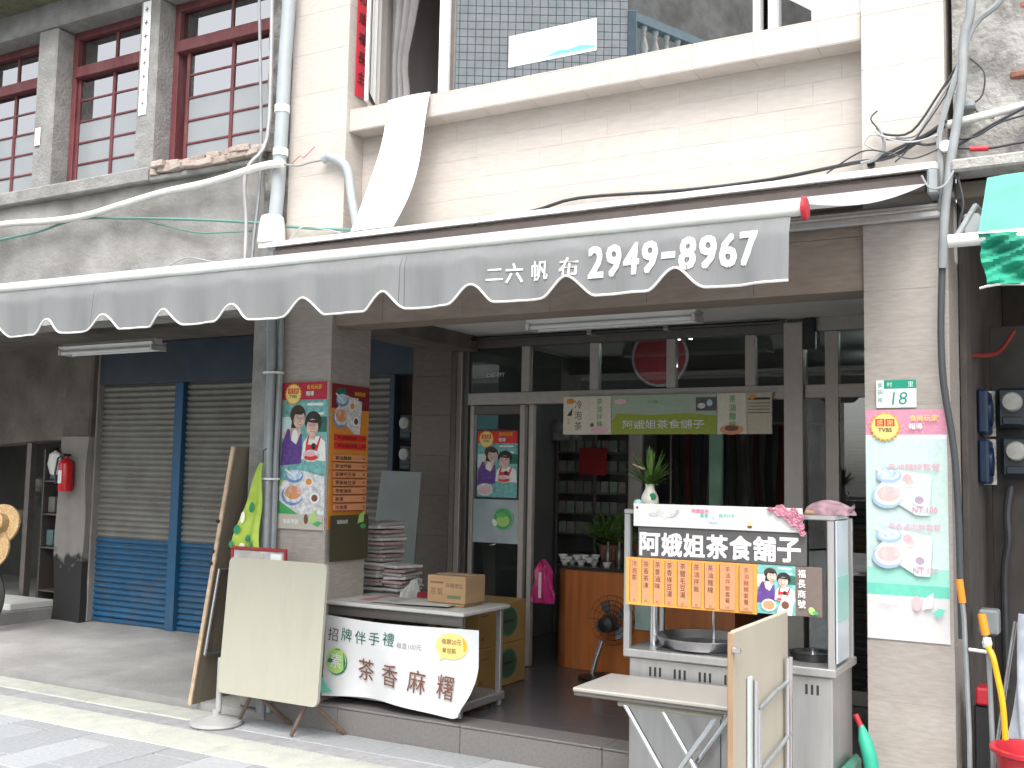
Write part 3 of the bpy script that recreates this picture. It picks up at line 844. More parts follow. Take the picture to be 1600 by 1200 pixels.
# roller shutters
boxp('shutter_box', -8.855, -4.995, 1.86, 2.05, 2.445, 2.86, blue_dark, ob, .01)
boxp('shutter_post', -7.785, -7.675, 1.86, 1.95, .095, 2.443, blue_paint, ob)
def shutter(x0, x1):
    r_ = boxp('roller_shutter', x0, x1, 1.935, 1.95, .10, 2.443, slat_m, ob, 0)
    n_ = 41; p_ = (2.44 - .135) / n_
    prof = []
    for k in range(7):
        t = k / 6
        prof.append((1.932 - .020 * math.sin(math.pi * t), -p_ / 2 + p_ * t * .94))
    for mat in (blue_paint, slat_m):
        me = bpy.data.meshes.new('slat')
        L = (x1 - x0) / 2
        vs = [(-L, a - 1.93, b) for a, b in prof] + [(L, a - 1.93, b) for a, b in prof]
        me.from_pydata(vs, [], [(i, i + 1, i + 8, i + 7) for i in range(6)])
        me.materials.append(mat)
        me.polygons.foreach_set('use_smooth', [True] * 6)
        for k in range(n_):
            z_ = .135 + (k + .5) * p_
            if (z_ < .94) != (mat is blue_paint): continue
            o = bpy.data.objects.new('slat', me); COL.objects.link(o); o.parent = r_
            pw = WLOC[r_.name]
            o.location = ((x0 + x1) / 2 - pw.x, 1.93 - pw.y, z_ - pw.z)
    boxp('bottom_bar', x0, x1, 1.905, 1.934, .10, .134, blue_paint, r_)
shutter(-8.855, -7.787)
shutter(-7.673, -5.255)
boxp('shutter_guide', -5.253, -5.2, 1.86, 1.96, .06, 2.443, blue_dark, ob)
boxp('shutter_footing', -7.86, -7.62, 1.83, 1.97, .04, .094, pier_paint, ob, .01)

# ================================================================ RIGHT NEIGHBOUR
rb = thing('right_house', 'old house at the right edge with flaking plaster and bared red bricks', 'building', (0.5, 0.1, 0.0))
rw = MB()
rw.grid(lambda u, v: (-.605 + u * 3, .07 + .012 * math.sin(u * 40 + v * 9) * math.sin(v * 31), 3.10 + v * 3.2), 40, 60, 0, (0, .3, 0))
rw.build('wall', rplaster, rb, smooth=True)
for (x_, z_) in ((-.27, 3.90), (-.25, 3.83), (-.30, 3.56), (-.20, 3.76), (-.16, 3.55)):
    piece('brick', .11, .05, .05, (x_, .090, z_), brick_r, rb, .014, (rnd.uniform(-.1, .1), rnd.uniform(-.12, .12), rnd.uniform(-.2, .2)))
boxp('canopy_slab', -.60, 2.4, -.12, .05, 3.07, 3.13, rplaster, rb, .01)
boxp('arcade_ceiling', -.60, 2.4, .05, 4, 2.98, 3.06, plaster_in, rb)
boxp('arcade_floor', -.598, 2.4, -.02, 4, -.3, .10, apron, rb)
boxp('back_wall', -.598, 2.4, 2.6, 2.75, .1, 2.98, party, rb)

# ================================================================ HOUSE ACROSS THE STREET (seen mirrored in the panes)
ang = R(30)
oh = thing('opposite_house', 'tiled house across the street mirrored in the large upstairs pane', 'building', (-9.0, -10.2, 0.0), rotz=-ang)
# local x runs along its face, local +y looks back at the shop
boxpL = lambda n_, x0, x1, y0, y1, z0, z1, m_: MB().box(x0, x1, y0, y1, z0, z1, .01).build(n_, m_, oh, local=True)
boxpL('wall', -4.0, 1.93, -5, -.01, 0, 11.8, teal_g)
tl = MB()
for i in range(41):
    for j in range(36):
        tl.box(-4.0 + i * .145, -4.0 + i * .145 + .131, -.01, .0, 6.6 + j * .145, 6.6 + j * .145 + .131)
tag(tl.build('wall_tiles', teal_t, oh, local=True), kind='stuff')
boxpL('corner_trim', 1.935, 2.10, -.4, .03, 0, 10.05, bluegrey)
bd = MB()
def bl(s_, y_=0.0): return (2.1 + s_ * math.cos(R(38)), -s_ * math.sin(R(38)) + y_)
p0, p1 = bl(0), bl(4.5)
bd.prism([(p0[0], p0[1], 9.86), (p1[0], p1[1], 9.86), (p1[0], p1[1] - .25, 9.86), (p0[0], p0[1] - .25, 9.86)], (0, 0, .16))
bd.prism([(p0[0], p0[1], 8.5), (p1[0], p1[1], 8.5), (p1[0], p1[1] - .25, 8.5), (p0[0], p0[1] - .25, 8.5)], (0, 0, .75))
bd.build('balcony_rail', bluegrey, oh, local=True)
bal = [(.035, 0), (.05, .03), (.04, .06), (.085, .2), (.05, .36), (.035, .42), (.055, .46), (.035, .5), (.06, .56), (.06, .61)]
for k in range(14):
    c_ = bl(.2 + k * .3, -.12)
    MB().lathe((c_[0], c_[1], 9.25), bal, 10).build('baluster', white_p, oh, smooth=True, local=True)
q0, q1 = bl(0, -1.6), bl(6, -1.6)
MB().prism([(q0[0], q0[1], 0), (q1[0], q1[1], 0), (q1[0], q1[1] - 1, 0), (q0[0], q0[1] - 1, 0)], (0, 0, 12.6)).build('rear_wall', concrete, oh, local=True)
MB().prism([(2.1, -.3, 8.35), (p1[0], p1[1] - .3, 8.35), (p1[0], p1[1] - 2, 8.35), (2.1, -2, 8.35)], (0, 0, .15)).build('balcony_floor', concrete, oh, local=True)

# ================================================================ AWNING
aw = thing('awning', 'grey canvas awning with scalloped valance and white stencilled phone number', 'awning', (-2.9, -0.6, 2.3))
YR = -1.3
def rodz(x_): return 2.66 + (-1.02 - x_) * 0.008
MB().tube([(-1.0, YR, rodz(-1.0)), (-4, YR, rodz(-4) - .006), (-7.4, YR, rodz(-7.4))], .028, 14).build('front_tube', rod_w, aw, smooth=True)
MB().lathe((-1.0, YR, rodz(-1.0)), [(.0, 0), (.047, 0), (.047, .012), (.04, .018), (0, .018)], 20, axis='x').build('tube_cap', red_p, aw)
# top cloth from the roller to the front tube
tc = MB()
def cloth(u, v):
    xa = -.70 + u * (-4.86 + .70); xb_ = -1.03 + u * (-7.3 + 1.03)
    x_ = xa + (xb_ - xa) * v
    y_ = -.10 + (YR + .10) * v
    z_ = 3.035 + (rodz(xb_) + .03 - 3.035) * v - .05 * math.sin(math.pi * v)
    return (x_, y_, z_)
tc.grid(cloth, 24, 10, 0, (0, 0, -.004))
tc.build('top_cloth', canvas_w, aw, smooth=True)
# valance
NX0 = -1.51; PITCH = 0.4875
def valz(x_):
    k = (NX0 - x_) / PITCH
    d = abs(k - round(k)) * PITCH
    if x_ > NX0 + .2: d = .3
    t = max(0.0, 1 - d / .125)
    t = t * t * (3 - 2 * t)
    return 2.372 + .088 * t + (-1.02 - x_) * .003
def val_y(x_, f):
    """folds and billow of the hanging cloth; f = 0 at the tube, 1 at the hem"""
    k = (NX0 - x_) / PITCH
    return YR - .012 - .022 * min(1, f * 4) - f * .014 * math.sin(k * 2 * math.pi + 1.1) - .008 * f * math.sin(x_ * 21) - .004 * math.sin(x_ * 47) * (f - .2)
va = MB()
XA, XB = -1.045, -7.3
NV = 330
va.grid(lambda u, v: (XA + (XB - XA) * u, val_y(XA + (XB - XA) * u, v), (rodz(XA + (XB - XA) * u) - .03) * (1 - v) + valz(XA + (XB - XA) * u) * v), NV, 14, 0, (0, .003, 0))
va.build('valance', canvas, aw, smooth=True)
hem = MB()
hem.tube([(XA + (XB - XA) * i / 400, val_y(XA + (XB - XA) * i / 400, 1) - .002, valz(XA + (XB - XA) * i / 400)) for i in range(401)], .0055, 6)
hem.build('hem_piping', paintw, aw, smooth=True)
sw = MB()
for xs_ in (-2.86, -2.885, -5.02):
    sw.grid(lambda u, v: (xs_ + u * .004, val_y(xs_, v) - .0015, (rodz(xs_) - .035) * (1 - v) + (valz(xs_) + .01) * v), 1, 8)
sw.build('seam', M('seam_thread', (0.12, 0.12, 0.12), 0.9), aw)
def onval(u, v, y_):
    f = (rodz(u) - .03 - v) / (rodz(u) - .03 - valz(u))
    return (u, val_y(u, f) - .004 + y_, v)
def stencil(ch, xx, zz, h_, w_, bold, rot=0.0, shear=0.0):
    P = Print(0, .00012)
    P.text(ch, xx, zz, h_, paintw, bold, w=w_, rot=rot, shear=shear)
    if ch in '2896': # bridges of the stencil
        P.rect(xx - .003, zz - .07, xx + .003, zz + .07, canvas)
    P.b.v = [tuple(a - b for a, b in zip(onval(p[0], p[2], p[1]), WLOC[aw.name])) for p in P.b.v]
    P.b.build('character', P.mats, aw, local=True)
for ch, xx in (('二', -2.365), ('六', -2.265), ('帆', -2.135), ('布', -1.99)):
    stencil(ch, xx, 2.500, .085 if ch != '二' else .05, .085, .03, -.02)
for k, ch in enumerate('2949-8967'):
    stencil(ch, -1.868 + k * .0826, 2.516, .128 if ch != '-' else .018, .064 if ch != '-' else .05, .045, shear=.05)
# hood along the wall and lower rail
hd = MB()
hd.grid(lambda u, v: (-.66 - u * 4.22, .03 - v * .20, 3.125 + .018 * math.cos(v * 1.5) - .012 * v), 1, 6, 0, (0, 0, -.03))
hd.build('hood', hood_m, aw)
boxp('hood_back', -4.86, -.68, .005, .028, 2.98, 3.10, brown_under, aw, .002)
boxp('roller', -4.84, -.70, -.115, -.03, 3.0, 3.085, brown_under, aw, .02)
boxp('wall_rail', -4.86, -.655, -.035, -.002, 2.88, 2.955, steel, aw, .008)
boxp('wall_rail', -4.86, -.655, -.055, -.036, 2.915, 2.93, alu, aw, .004)
MB().box(-.70, -.655, -.17, .0, 2.96, 3.09, .01).build('end_bracket', galv, aw)

# ================================================================ LAMPS UNDER THE CEILINGS
def fluor(x0, x1, y, z, label):
    t = thing('fluorescent_lamp', label, 'lamp', ((x0 + x1) / 2, y, z - .08), 'batten lamps under the arcade ceilings')
    boxp('housing', x0, x1, y - .04, y + .04, z - .06, z, white_p, t, .008)
    MB().prism([(x0, y - .085, z - .035), (x0, y - .041, z - .075), (x0, y - .041, z - .07), (x0, y - .08, z - .03)], (x1 - x0, 0, 0)).build('reflector', white_p, t)
    MB().prism([(x0, y + .085, z - .035), (x0, y + .041, z - .075), (x0, y + .041, z - .07), (x0, y + .08, z - .03)], (x1 - x0, 0, 0)).build('reflector', white_p, t)
    for dy in (-.06, .06):
        MB().tube([(x0 + .03, y + dy, z - .090), (x1 - .03, y + dy, z - .090)], .016, 10).build('tube', tubeoff, t, smooth=True)
    for xe in (x0 + .012, x1 - .012):
        boxp('lamp_holder', xe - .012, xe + .012, y - .085, y + .085, z - .11, z - .06, white_pl, t, .004)
fluor(-3.46, -2.24, 1.04, 2.716, 'white twin-tube lamp under the shop arcade ceiling, unlit')
fluor(-8.35, -7.13, 1.05, 2.74, 'white batten lamp half hidden behind the awning valance at left')

# ================================================================ DRAINPIPE, CONDUITS, CABLES
dp = thing('drainpipe', 'grey plastic drainpipe running down between the two houses', 'pipe', (-4.80, -.09, 1.0))
MB().tube([(-4.757, -.09, 5.3), (-4.765, -.09, 4.806), (-4.783, -.09, 4.359), (-4.789, -.09, 3.915), (-4.801, -.09, 3.475), (-4.822, -.09, 3.2)], .046, 14).build('upper_pipe', pvc, dp, smooth=True)
for z_ in (4.02, 3.72): MB().lathe((-4.79, -.09, z_), [(.052, 0), (.052, .05)], 14).build('collar', pvc_w, dp, smooth=True)
MB().tube([(-4.822, -.09, 3.12), (-4.818, -.08, 2.6), (-4.812, -.07, 2.353), (-4.812, -.07, 1.758), (-4.79, -.07, .6), (-4.79, -.07, .06)], .034, 12).build('lower_pipe', galv, dp, smooth=True)
MB().tube([(-4.762, -.06, 3.05), (-4.752, -.05, 2.3), (-4.762, -.05, 1.7), (-4.745, -.05, .06)], .020, 8).build('thin_pipe', galv, dp, smooth=True)
for z_ in (2.25, 1.55): MB().lathe((-4.80, -.065, z_), [(.062, 0), (.062, .012)], 14, sx=1.25).build('strap', pvc_w, dp)
cb = MB().lathe((-4.83, -.1, 3.115), [(.062, 0), (.095, .01), (.088, .12), (.075, .19), (.055, .2)], 16)
tag(cb.build('junction_cover', white_pl, smooth=True), 'white plastic sleeve round the foot of the upper drainpipe', 'cover')

def cable(label, pts, r, mat, n=6, name='cable', cat='cable', group=None, sub=4):
    P_ = [Vector(p) for p in pts]
    out = []
    for i in range(len(P_) - 1):
        a, b, c, d = P_[max(i - 1, 0)], P_[i], P_[i + 1], P_[min(i + 2, len(P_) - 1)]
        for k in range(sub):
            t = k / sub
            out.append(.5 * ((2 * b) + (c - a) * t + (2 * a - 5 * b + 4 * c - d) * t * t + (3 * b - a - 3 * c + d) * t ** 3))
    out.append(P_[-1])
    return tag(MB().tube(out, r, n).build(name, mat, smooth=True), label, cat, group)
cable('white plastic pipe sagging across the old concrete wall', [(-9.5, -.08, 3.60), (-7.767, -.08, 3.558), (-7.209, -.08, 3.526), (-6.761, -.08, 3.52), (-6.408, -.08, 3.555), (-5.938, -.08, 3.603), (-5.431, -.08, 3.626), (-4.898, -.16, 3.645), (-4.70, -.16, 3.64)], .026, pvc_w, 10, 'water_pipe', 'pipe')
cable('dark green cable under the white pipe on the concrete wall', [(-9.2, -.06, 3.36), (-7.784, -.06, 3.437), (-7.307, -.06, 3.459), (-6.858, -.06, 3.51), (-6.286, -.06, 3.459), (-5.623, -.06, 3.38), (-5.013, -.06, 3.294), (-4.94, -.06, 3.28)], .010, cabgreen)
cable('thin green wire drooping from the wall cable', [(-6.091, -.03, 3.417), (-5.628, -.03, 3.295), (-5.317, -.03, 3.264), (-5.079, -.03, 3.249)], .006, cabgreen)
cable('pale wire looped just above the awning tube at left', [(-6.4, -.02, 3.02), (-5.95, -.02, 3.06), (-5.7, -.02, 3.12), (-5.45, -.02, 3.07), (-5.12, -.02, 3.03)], .005, cablew)
cable('pale cable hanging beside the drainpipe, bent outwards', [(-4.945, -.07, 5.2), (-4.94, -.07, 4.852), (-4.927, -.07, 4.484), (-4.931, -.07, 3.875), (-5.025, -.13, 3.686), (-5.065, -.13, 3.556), (-5.092, -.07, 3.313), (-5.089, -.07, 3.046), (-5.10, -.05, 2.8)], .014, cablew)
cable('straight grey cable down the edge of the red window', [(-5.09, -.06, 5.2), (-5.069, -.06, 4.883), (-5.002, -.06, 3.956), (-4.996, -.06, 3.506), (-5.026, -.06, 3.197), (-5.033, -.06, 3.021), (-5.03, -.05, 2.75)], .011, cableg)
cable('grey bent conduit hooking round the upper left column', [(-4.455, -.045, 3.662), (-4.41, -.05, 3.675), (-4.364, -.05, 3.658), (-4.283, -.05, 3.613), (-4.238, -.05, 3.544), (-4.212, -.05, 3.413), (-4.175, -.05, 3.262), (-4.15, -.05, 3.16)], .03, pvc, 12, 'conduit', 'pipe')
cable('thin wires joining the white pipe to the bent conduit', [(-4.70, -.15, 3.636), (-4.62, -.1, 3.63), (-4.55, -.06, 3.655), (-4.45, -.05, 3.66)], .007, cableg)
cable('dark cable crossing the left column above the awning hood', [(-4.80, -.04, 3.255), (-4.568, -.03, 3.216), (-4.299, -.02, 3.184), (-4.163, 0.0, 3.171)], .010, cabgreen)
cable('loose white wire dangling by the plastic sleeve', [(-4.72, -.05, 3.13), (-4.68, -.05, 3.19), (-4.6, -.04, 3.23), (-4.45, -.03, 3.20), (-4.3, -.03, 3.16)], .006, cablew)
cable('pink wire ends sticking out by the bent conduit', [(-4.74, -.03, 3.68), (-4.66, -.04, 3.72), (-4.62, -.05, 3.70), (-4.53, -.05, 3.76)], .004, M('pink_wire', (.5, .2, .2), .6))
cable('long black cable running along the top of the awning hood', [(-4.2, .15, 3.20), (-3.62, .15, 3.17), (-3.008, .15, 3.20), (-2.667, .14, 3.245), (-2.034, .14, 3.215), (-1.53, .14, 3.215), (-1.067, -.02, 3.20), (-.88, -.03, 3.205), (-.70, -.04, 3.29), (-.63, -.04, 3.32)], .010, cablek)
cable('thick grey power cable hanging down above the awning end at right', [(-.47, -.07, 4.6), (-.5, -.07, 3.908), (-.537, -.07, 3.726), (-.55, -.07, 3.476), (-.597, -.08, 3.171), (-.63, -.10, 2.895), (-.648, -.08, 2.62)], .022, cableg, 10, 'power_cable')
cable('dark cable down the right column beside the menu poster', [(-.648, -.08, 2.63), (-.652, -.07, 2.589), (-.662, -.06, 2.314), (-.654, -.06, 2.072), (-.615, -.06, 1.772), (-.600, -.06, 1.477), (-.597, -.06, 1.186), (-.595, -.06, .9)], .016, M('charcoal_cable', (.055, .06, .065), .6), 10, 'power_cable')
cable('second grey cable forking off beside the trunk', [(-.30, -.06, 4.1), (-.376, -.06, 3.886), (-.469, -.06, 3.811), (-.521, -.06, 3.726), (-.566, -.06, 3.577), (-.623, -.06, 3.397), (-.655, -.06, 3.259), (-.65, -.06, 3.12), (-.65, -.07, 2.9)], .015, cableg)
cable('thin black cable looping left from the trunk to the frayed ends', [(-.567, -.05, 3.612), (-.661, -.05, 3.47), (-.78, -.05, 3.313), (-.899, -.05, 3.314), (-.944, -.05, 3.353)], .006, cablek)
cable('thin grey cable beside the black loop on the right column', [(-.588, -.05, 3.552), (-.706, -.05, 3.366), (-.765, -.05, 3.288), (-.854, -.05, 3.292)], .005, cableg)
cable('black cable below the loop on the right column', [(-.60, -.05, 3.25), (-.707, -.05, 3.235), (-.795, -.05, 3.264), (-.899, -.05, 3.292)], .007, cablek)
cable('grey cable end curling up at the right column', [(-1.022, -.05, 3.185), (-.95, -.05, 3.20), (-.91, -.05, 3.255), (-.925, -.05, 3.333), (-.95, -.05, 3.372)], .009, cableg)
cable('slanting black cable from the hood end to the trunk', [(-.99, -.02, 3.19), (-.85, -.05, 3.235), (-.72, -.06, 3.28), (-.62, -.06, 3.34)], .009, cablek)
cable('white pipe along the flaking wall at the right edge', [(-.622, -.03, 3.327), (-.452, -.03, 3.348), (-.2, -.03, 3.38)], .020, pvc_w, 10, 'water_pipe', 'pipe')
cable('black cable below the white pipe at the right edge', [(-.60, -.05, 3.20), (-.424, -.05, 3.291), (-.2, -.05, 3.39)], .008, cablek)
cable('lower black cable along the canopy at the right edge', [(-.622, -.05, 3.211), (-.454, -.05, 3.181), (-.291, -.05, 3.189), (-.1, -.05, 3.18)], .006, cablek)
cable('thin wire arching over the flaking wall', [(-.52, .03, 3.66), (-.46, .03, 3.58), (-.47, .03, 3.47), (-.52, .03, 3.43)], .004, cablek)
cable('black wire drooping across the flaking wall to the white pipe', [(-.515, .03, 3.45), (-.5, .03, 3.40), (-.46, .03, 3.36), (-.42, .0, 3.34)], .0045, cablek)
cable('frayed thin wire poking up from the cable end on the right column', [(-.93, -.05, 3.34), (-.97, -.06, 3.40), (-.94, -.05, 3.44)], .004, cablek)
cable('pale wire arching between the frayed ends and the power cable', [(-.95, -.06, 3.33), (-.86, -.08, 3.27), (-.76, -.08, 3.25), (-.66, -.07, 3.27)], .0045, cablew)
cable('thin wire looping low over the hood end at right', [(-1.2, .0, 3.17), (-1.02, -.06, 3.24), (-.90, -.07, 3.22), (-.78, -.07, 3.17), (-.66, -.07, 3.20)], .004, cablek)
cable('white wire curling beside the frayed cable ends', [(-.96, -.05, 3.25), (-1.0, -.06, 3.28), (-.97, -.06, 3.32), (-.91, -.06, 3.30)], .005, cablew)
cable('thin wire stretched from the column edge down to the hood', [(-.60, -.06, 3.50), (-.69, -.07, 3.36), (-.80, -.06, 3.22), (-.86, -.05, 3.17)], .004, cablek)
cable('grey wire sagging in front of the right end bracket', [(-.72, -.18, 3.05), (-.68, -.2, 2.98), (-.62, -.16, 3.0), (-.58, -.1, 3.1)], .005, cableg)
cable('black wire running beside the white pipe at the right edge', [(-.62, -.05, 3.25), (-.5, -.06, 3.24), (-.38, -.05, 3.30), (-.2, -.04, 3.33)], .005, cablek)
cable('dark wire hanging in the gap beside the green awning', [(-.58, -.08, 3.08), (-.55, -.1, 2.92), (-.57, -.1, 2.8), (-.53, -.1, 2.72)], .006, cablek)
tag(MB().tube([(-.52, -.06, 3.185), (-.44, -.06, 3.178)], .013, 10).build('wire_connector', red_p, smooth=True), 'small red plastic connector among the cables', 'connector')
tag(MB().lathe((-.98, -.012, 3.185), [(.0, -.01), (.018, -.01), (.02, .02)], 12, axis='y').build('cable_clip', black_p), 'small black clip on the wall above the hood end', 'clip')
ins = MB().lathe((-.625, -.055, 3.21), [(.0, -.035), (.028, -.03), (.034, 0), (.028, .03), (0, .035)], 14, axis='y')
tag(ins.build('insulator', white_pl, smooth=True), 'white ceramic insulator behind the power cable', 'insulator')
tag(MB().box(-.565, -.50, -.03, .06, 3.40, 3.44, .008).build('wall_bracket', galv), 'grey steel bracket on the flaking wall', 'bracket')

# ================================================================ SIGNS AND POSTERS ON THE FACADE
def board(name, label, cat, x0, x1, z0, z1, y, mat, thick=.004, group=None, rot=0.0):
    """flat board facing the street; returns root at its lower-left corner"""
    t = thing(name, label, cat, (x0, y, z0), group, rot)
    MB().box(0, x1 - x0, 0, thick, 0, z1 - z0, .0008).build('sheet', mat, t, local=True)
    return t
# tall menu poster on the right column
t = board('menu_poster', 'tall mint green menu poster with pink header on the right column', 'poster', -1.020, -.650, .862, 1.958, -.008, P_W, .005)
W, H = .370, 1.096
P_PK2 = flat('bleached_pink', (.66, .27, .38))  # poster pink lightened, the overexposure is part of the colour
P = Print()
P.rect(0, H * .31, W, H * .87, P_MINT); P.rect(0, H * .19, W, H * .31, P_MG); P.rect(0, H * .24, W, H * .31, flat('mint_mid', (.30, .64, .53))); P.rect(0, 0, W, H * .19, flat('poster_foot', (.62, .60, .60)))
P.rect(0, H * .89, W, H, P_PK2)
for k in range(60): P.ell(rnd.uniform(.01, W - .01), rnd.uniform(H * .895, H * .995), .004, .003, P_PKL, 6)
badge(P, W * .25, H * .925, .072)
P.text('食尚玩家', W * .73, H * .962, .030, P_YL, .03); P.text('報導', W * .63, H * .926, .030, P_W, .03)
for zc, nm in ((.60, '茶油麵線套餐'), (.34, '茶香滷肉飯套餐')):
    dishes(P, W * .03, H * (zc - .06), W * .82, H * (zc + .14), True)
    P.text(nm, W * .60, H * (zc + .15), .030, P_PK2, .0, w=.235)
    P.ell(W * .52, H * (zc + .10), .02, .02, P_PKL)
    P.text('NT:100', W * .73, H * (zc - .035), .026, P_PK2, .015)
P.text('福長商號', W * .28, H * .165, .020, P_W, .01)
P.ell(W * .62, H * .165, .018, .035, P_PKL); P.poly([(W * .68, H * .14), (W * .72, H * .19), (W * .82, H * .215), (W * .80, H * .15)], P_W); P.poly([(W * .8, H * .125), (W * .88, H * .15), (W * .96, H * .145), (W * .88, H * .11)], P_MG)
P.build('print', t)
# house number plate
t = board('house_number_plate', 'small green and white house number plate reading 18', 'sign', -.968, -.783, 1.968, 2.102, -.012, P_W, .003)
P = Print()
P.rect(.036, .092, .185, .134, P_SIGNG); P.text('村', .062, .113, .024, P_W); P.text('里', .160, .113, .024, P_W)
P.vtext('侯硐路', .018, .110, .024, P_SIGNG, 0, 1.5)
P.text('18', .11, .045, .062, P_SIGNG, .0, shear=.12)
P.build('print', t)
# posters on the left column, street side and shop side
t = board('photo_poster', 'poster with two smiling cooks and bowls on the left column front', 'poster', -4.757, -4.378, 1.235, 2.192, -.008, P_W, .004)
W, H = .379, .957
P = Print()
women(P, 0, H * .30, W, H * .88)
P.rect(0, H * .10, W, H * .33, P_LV); P.poly([(0, H * .28), (W * .1, H * .33), (0, H * .33)], P_LG)
dishes(P, .0, H * .12, W, H * .40)
P.poly([(0, H * .10), (0, H * .19), (W * .45, H * .10)], P_GR)
P.rect(0, H * .88, W, H, P_R)
badge(P, W * .25, H * .92, .072)
P.text('食尚玩家', W * .72, H * .966, .030, P_Y, .03); P.text('報導', W * .63, H * .922, .032, P_W, .03)
P.rect(0, 0, W, H * .10, P_BG); P.text('福長商號', W * .3, H * .052, .030, P_W, .02)
P.ell(W * .64, H * .07, .018, .032, P_BR); P.poly([(W * .70, H * .05), (W * .74, H * .10), (W * .86, H * .14), (W * .84, H * .05)], P_LG); P.poly([(W * .78, H * .04), (W * .9, H * .06), (W, H * .05), (W * .9, H * .02)], P_GR)
P.build('print', t)
t = board('menu_poster', 'dark orange price list poster on the inner side of the left column', 'poster', 0, .40, 1.0, 1.95, 0, P_O, .004, rot=R(90))
t.location = (XL1 + .006, .012, 1.235); WLOC[t.name] = Vector(t.location)
W, H = .40, .95
P = Print()
P.rect(0, H * .10, W, H * .83, P_O); P.rect(0, H * .83, W, H, P_MAR)
P.text('食尚玩家', W * .74, H * .945, .028, P_Y, .03); P.text('報導', W * .62, H * .90, .030, P_W, .03)
P.ell(W * .25, H * .93, .055, .045, P_DG); dishes(P, .0, H * .66, W * .8, H * .93)
for k in range(2):
    zz = H * (.63 - k * .055); P.rect(W * .08, zz - .022, W * .93, zz + .022, P_RD); P.text(('茶油麵線套餐', '茶香滷飯套餐')[k], W * .42, zz, .026, P_MAR, .02, w=.2); P.text('100', W * .85, zz, .018, P_MAR, .02)
for k, nm in enumerate(('茶油麵線', '茶油拌飯', '茶鹽毛豆湯', '茶香綠豆湯', '茶香滷味', '茶凍', '冷泡茶')):
    zz = H * (.49 - k * .056); P.rect(W * .05, zz - .021, W * .93, zz + .021, P_OP); P.rect(W * .05, zz - .024, W * .93, zz - .021, P_MAR)
    P.text(nm, W * (.1 + .055 * len(nm)), zz, .026, P_K, .02, w=.042 * len(nm)); P.text('35', W * .86, zz, .017, P_K, .02)
P.rect(0, -.20, W, H * .10, P_OLD); P.text('福長商號', W * .3, H * .055, .026, P_LV, .02); P.poly([(W * .7, H * .04), (W * .74, H * .10), (W * .88, H * .13), (W * .86, H * .05)], P_LG); P.ell(W * .85, H * .02, .03, .016, P_GR)
P.build('print', t)
# red couplet strip beside the upstairs window, faces the opening
t = board('couplet_strip', 'red paper couplet strip with black characters beside the upstairs window', 'couplet', 0, .118, 0, 1.0, 0, P_RC, .0015, rot=R(90))
t.location = (-4.303, .070, 4.12); WLOC[t.name] = Vector(t.location)
P = Print(); P.vtext('和順福長主', .058, .68, .078, P_K, .012, 1.75); P.build('print', t)
# white paper couplet on the old building
t = board('couplet_strip', 'white faded paper strip on the grey pier between red windows', 'couplet', -6.30, -6.215, 4.26, 5.15, -.006, P_W, .002)
P = Print()
for k in range(8):
    P.rect(.038, .07 + k * .105, .047, .11 + k * .105, P_G); P.rect(.024, .085 + k * .105, .062, .093 + k * .105, P_G)
P.build('print', t)
tag(MB().box(-7.495, -7.43, -.012, -.002, 4.19, 4.34, .005).build('door_tag', white_p), 'small white plate on the grey pier left of the middle red window', 'plate')
# white banner hanging over the sill
hb = thing('hanging_banner', 'long white cloth banner hanging over the sill down to the awning', 'banner', (-3.9, 0.0, 3.12))
def hbf(u, v):
    sw_ = (1 - v)
    x_ = -3.99 + .335 * u - .19 * sw_ ** 2.6
    y_ = .016 - .10 * sw_ ** .7 - .015 * math.sin(u * 3 + v * 6)
    return (x_, y_, 3.145 + v * .866)
hm = MB(); hm.grid(hbf, 12, 30, 0, (0, .003, 0)); hm.build('cloth', flat('banner_white', (.80, .80, .80)), hb, smooth=True)
ptc = MB()
def hq(u0, v0, u1, v1, m_):
    ptc.grid(lambda u, v: (lambda p: (p[0], p[1] - .003, p[2]))(hbf(u0 + (u1 - u0) * u, v0 + (v1 - v0) * v)), 2, 4, m_)
hq(.42, .93, .50, .96, 0); hq(.55, .93, .62, .96, 0); hq(.66, .70, .74, .76, 1); hq(.42, .74, .47, .77, 1); hq(.02, .38, .14, .52, 2); hq(.05, .92, .55, .99, 3)
ptc.build('print', [flat('grey_mark', (.5, .49, .47)), flat('blue_mark', (.42, .5, .58)), flat('pale_blue_mark', (.55, .68, .75)), flat('blush', (.80, .62, .64))], hb)['kind'] = 'stuff'
# white banner in the upstairs window
t = board('window_banner', 'small white banner with green hills strip in the upstairs window', 'banner', -3.222, -2.612, 4.172, 4.376, .240, P_W, .002)
P = Print()
P.poly([(.02, .0), (.6, .0), (.6, .035), (.5, .06), (.42, .045), (.36, .055), (.28, .04), (.2, .045), (.02, .015)], P_MINT); P.poly([(.25, .02), (.6, .02), (.6, .035), (.5, .055), (.42, .04), (.36, .05)], P_MG)
for k in range(18): P.rect(.16 + k * .02, .092 + .004 * (k % 2), .171 + k * .02, .104, P_LV)
P.build('print', t)
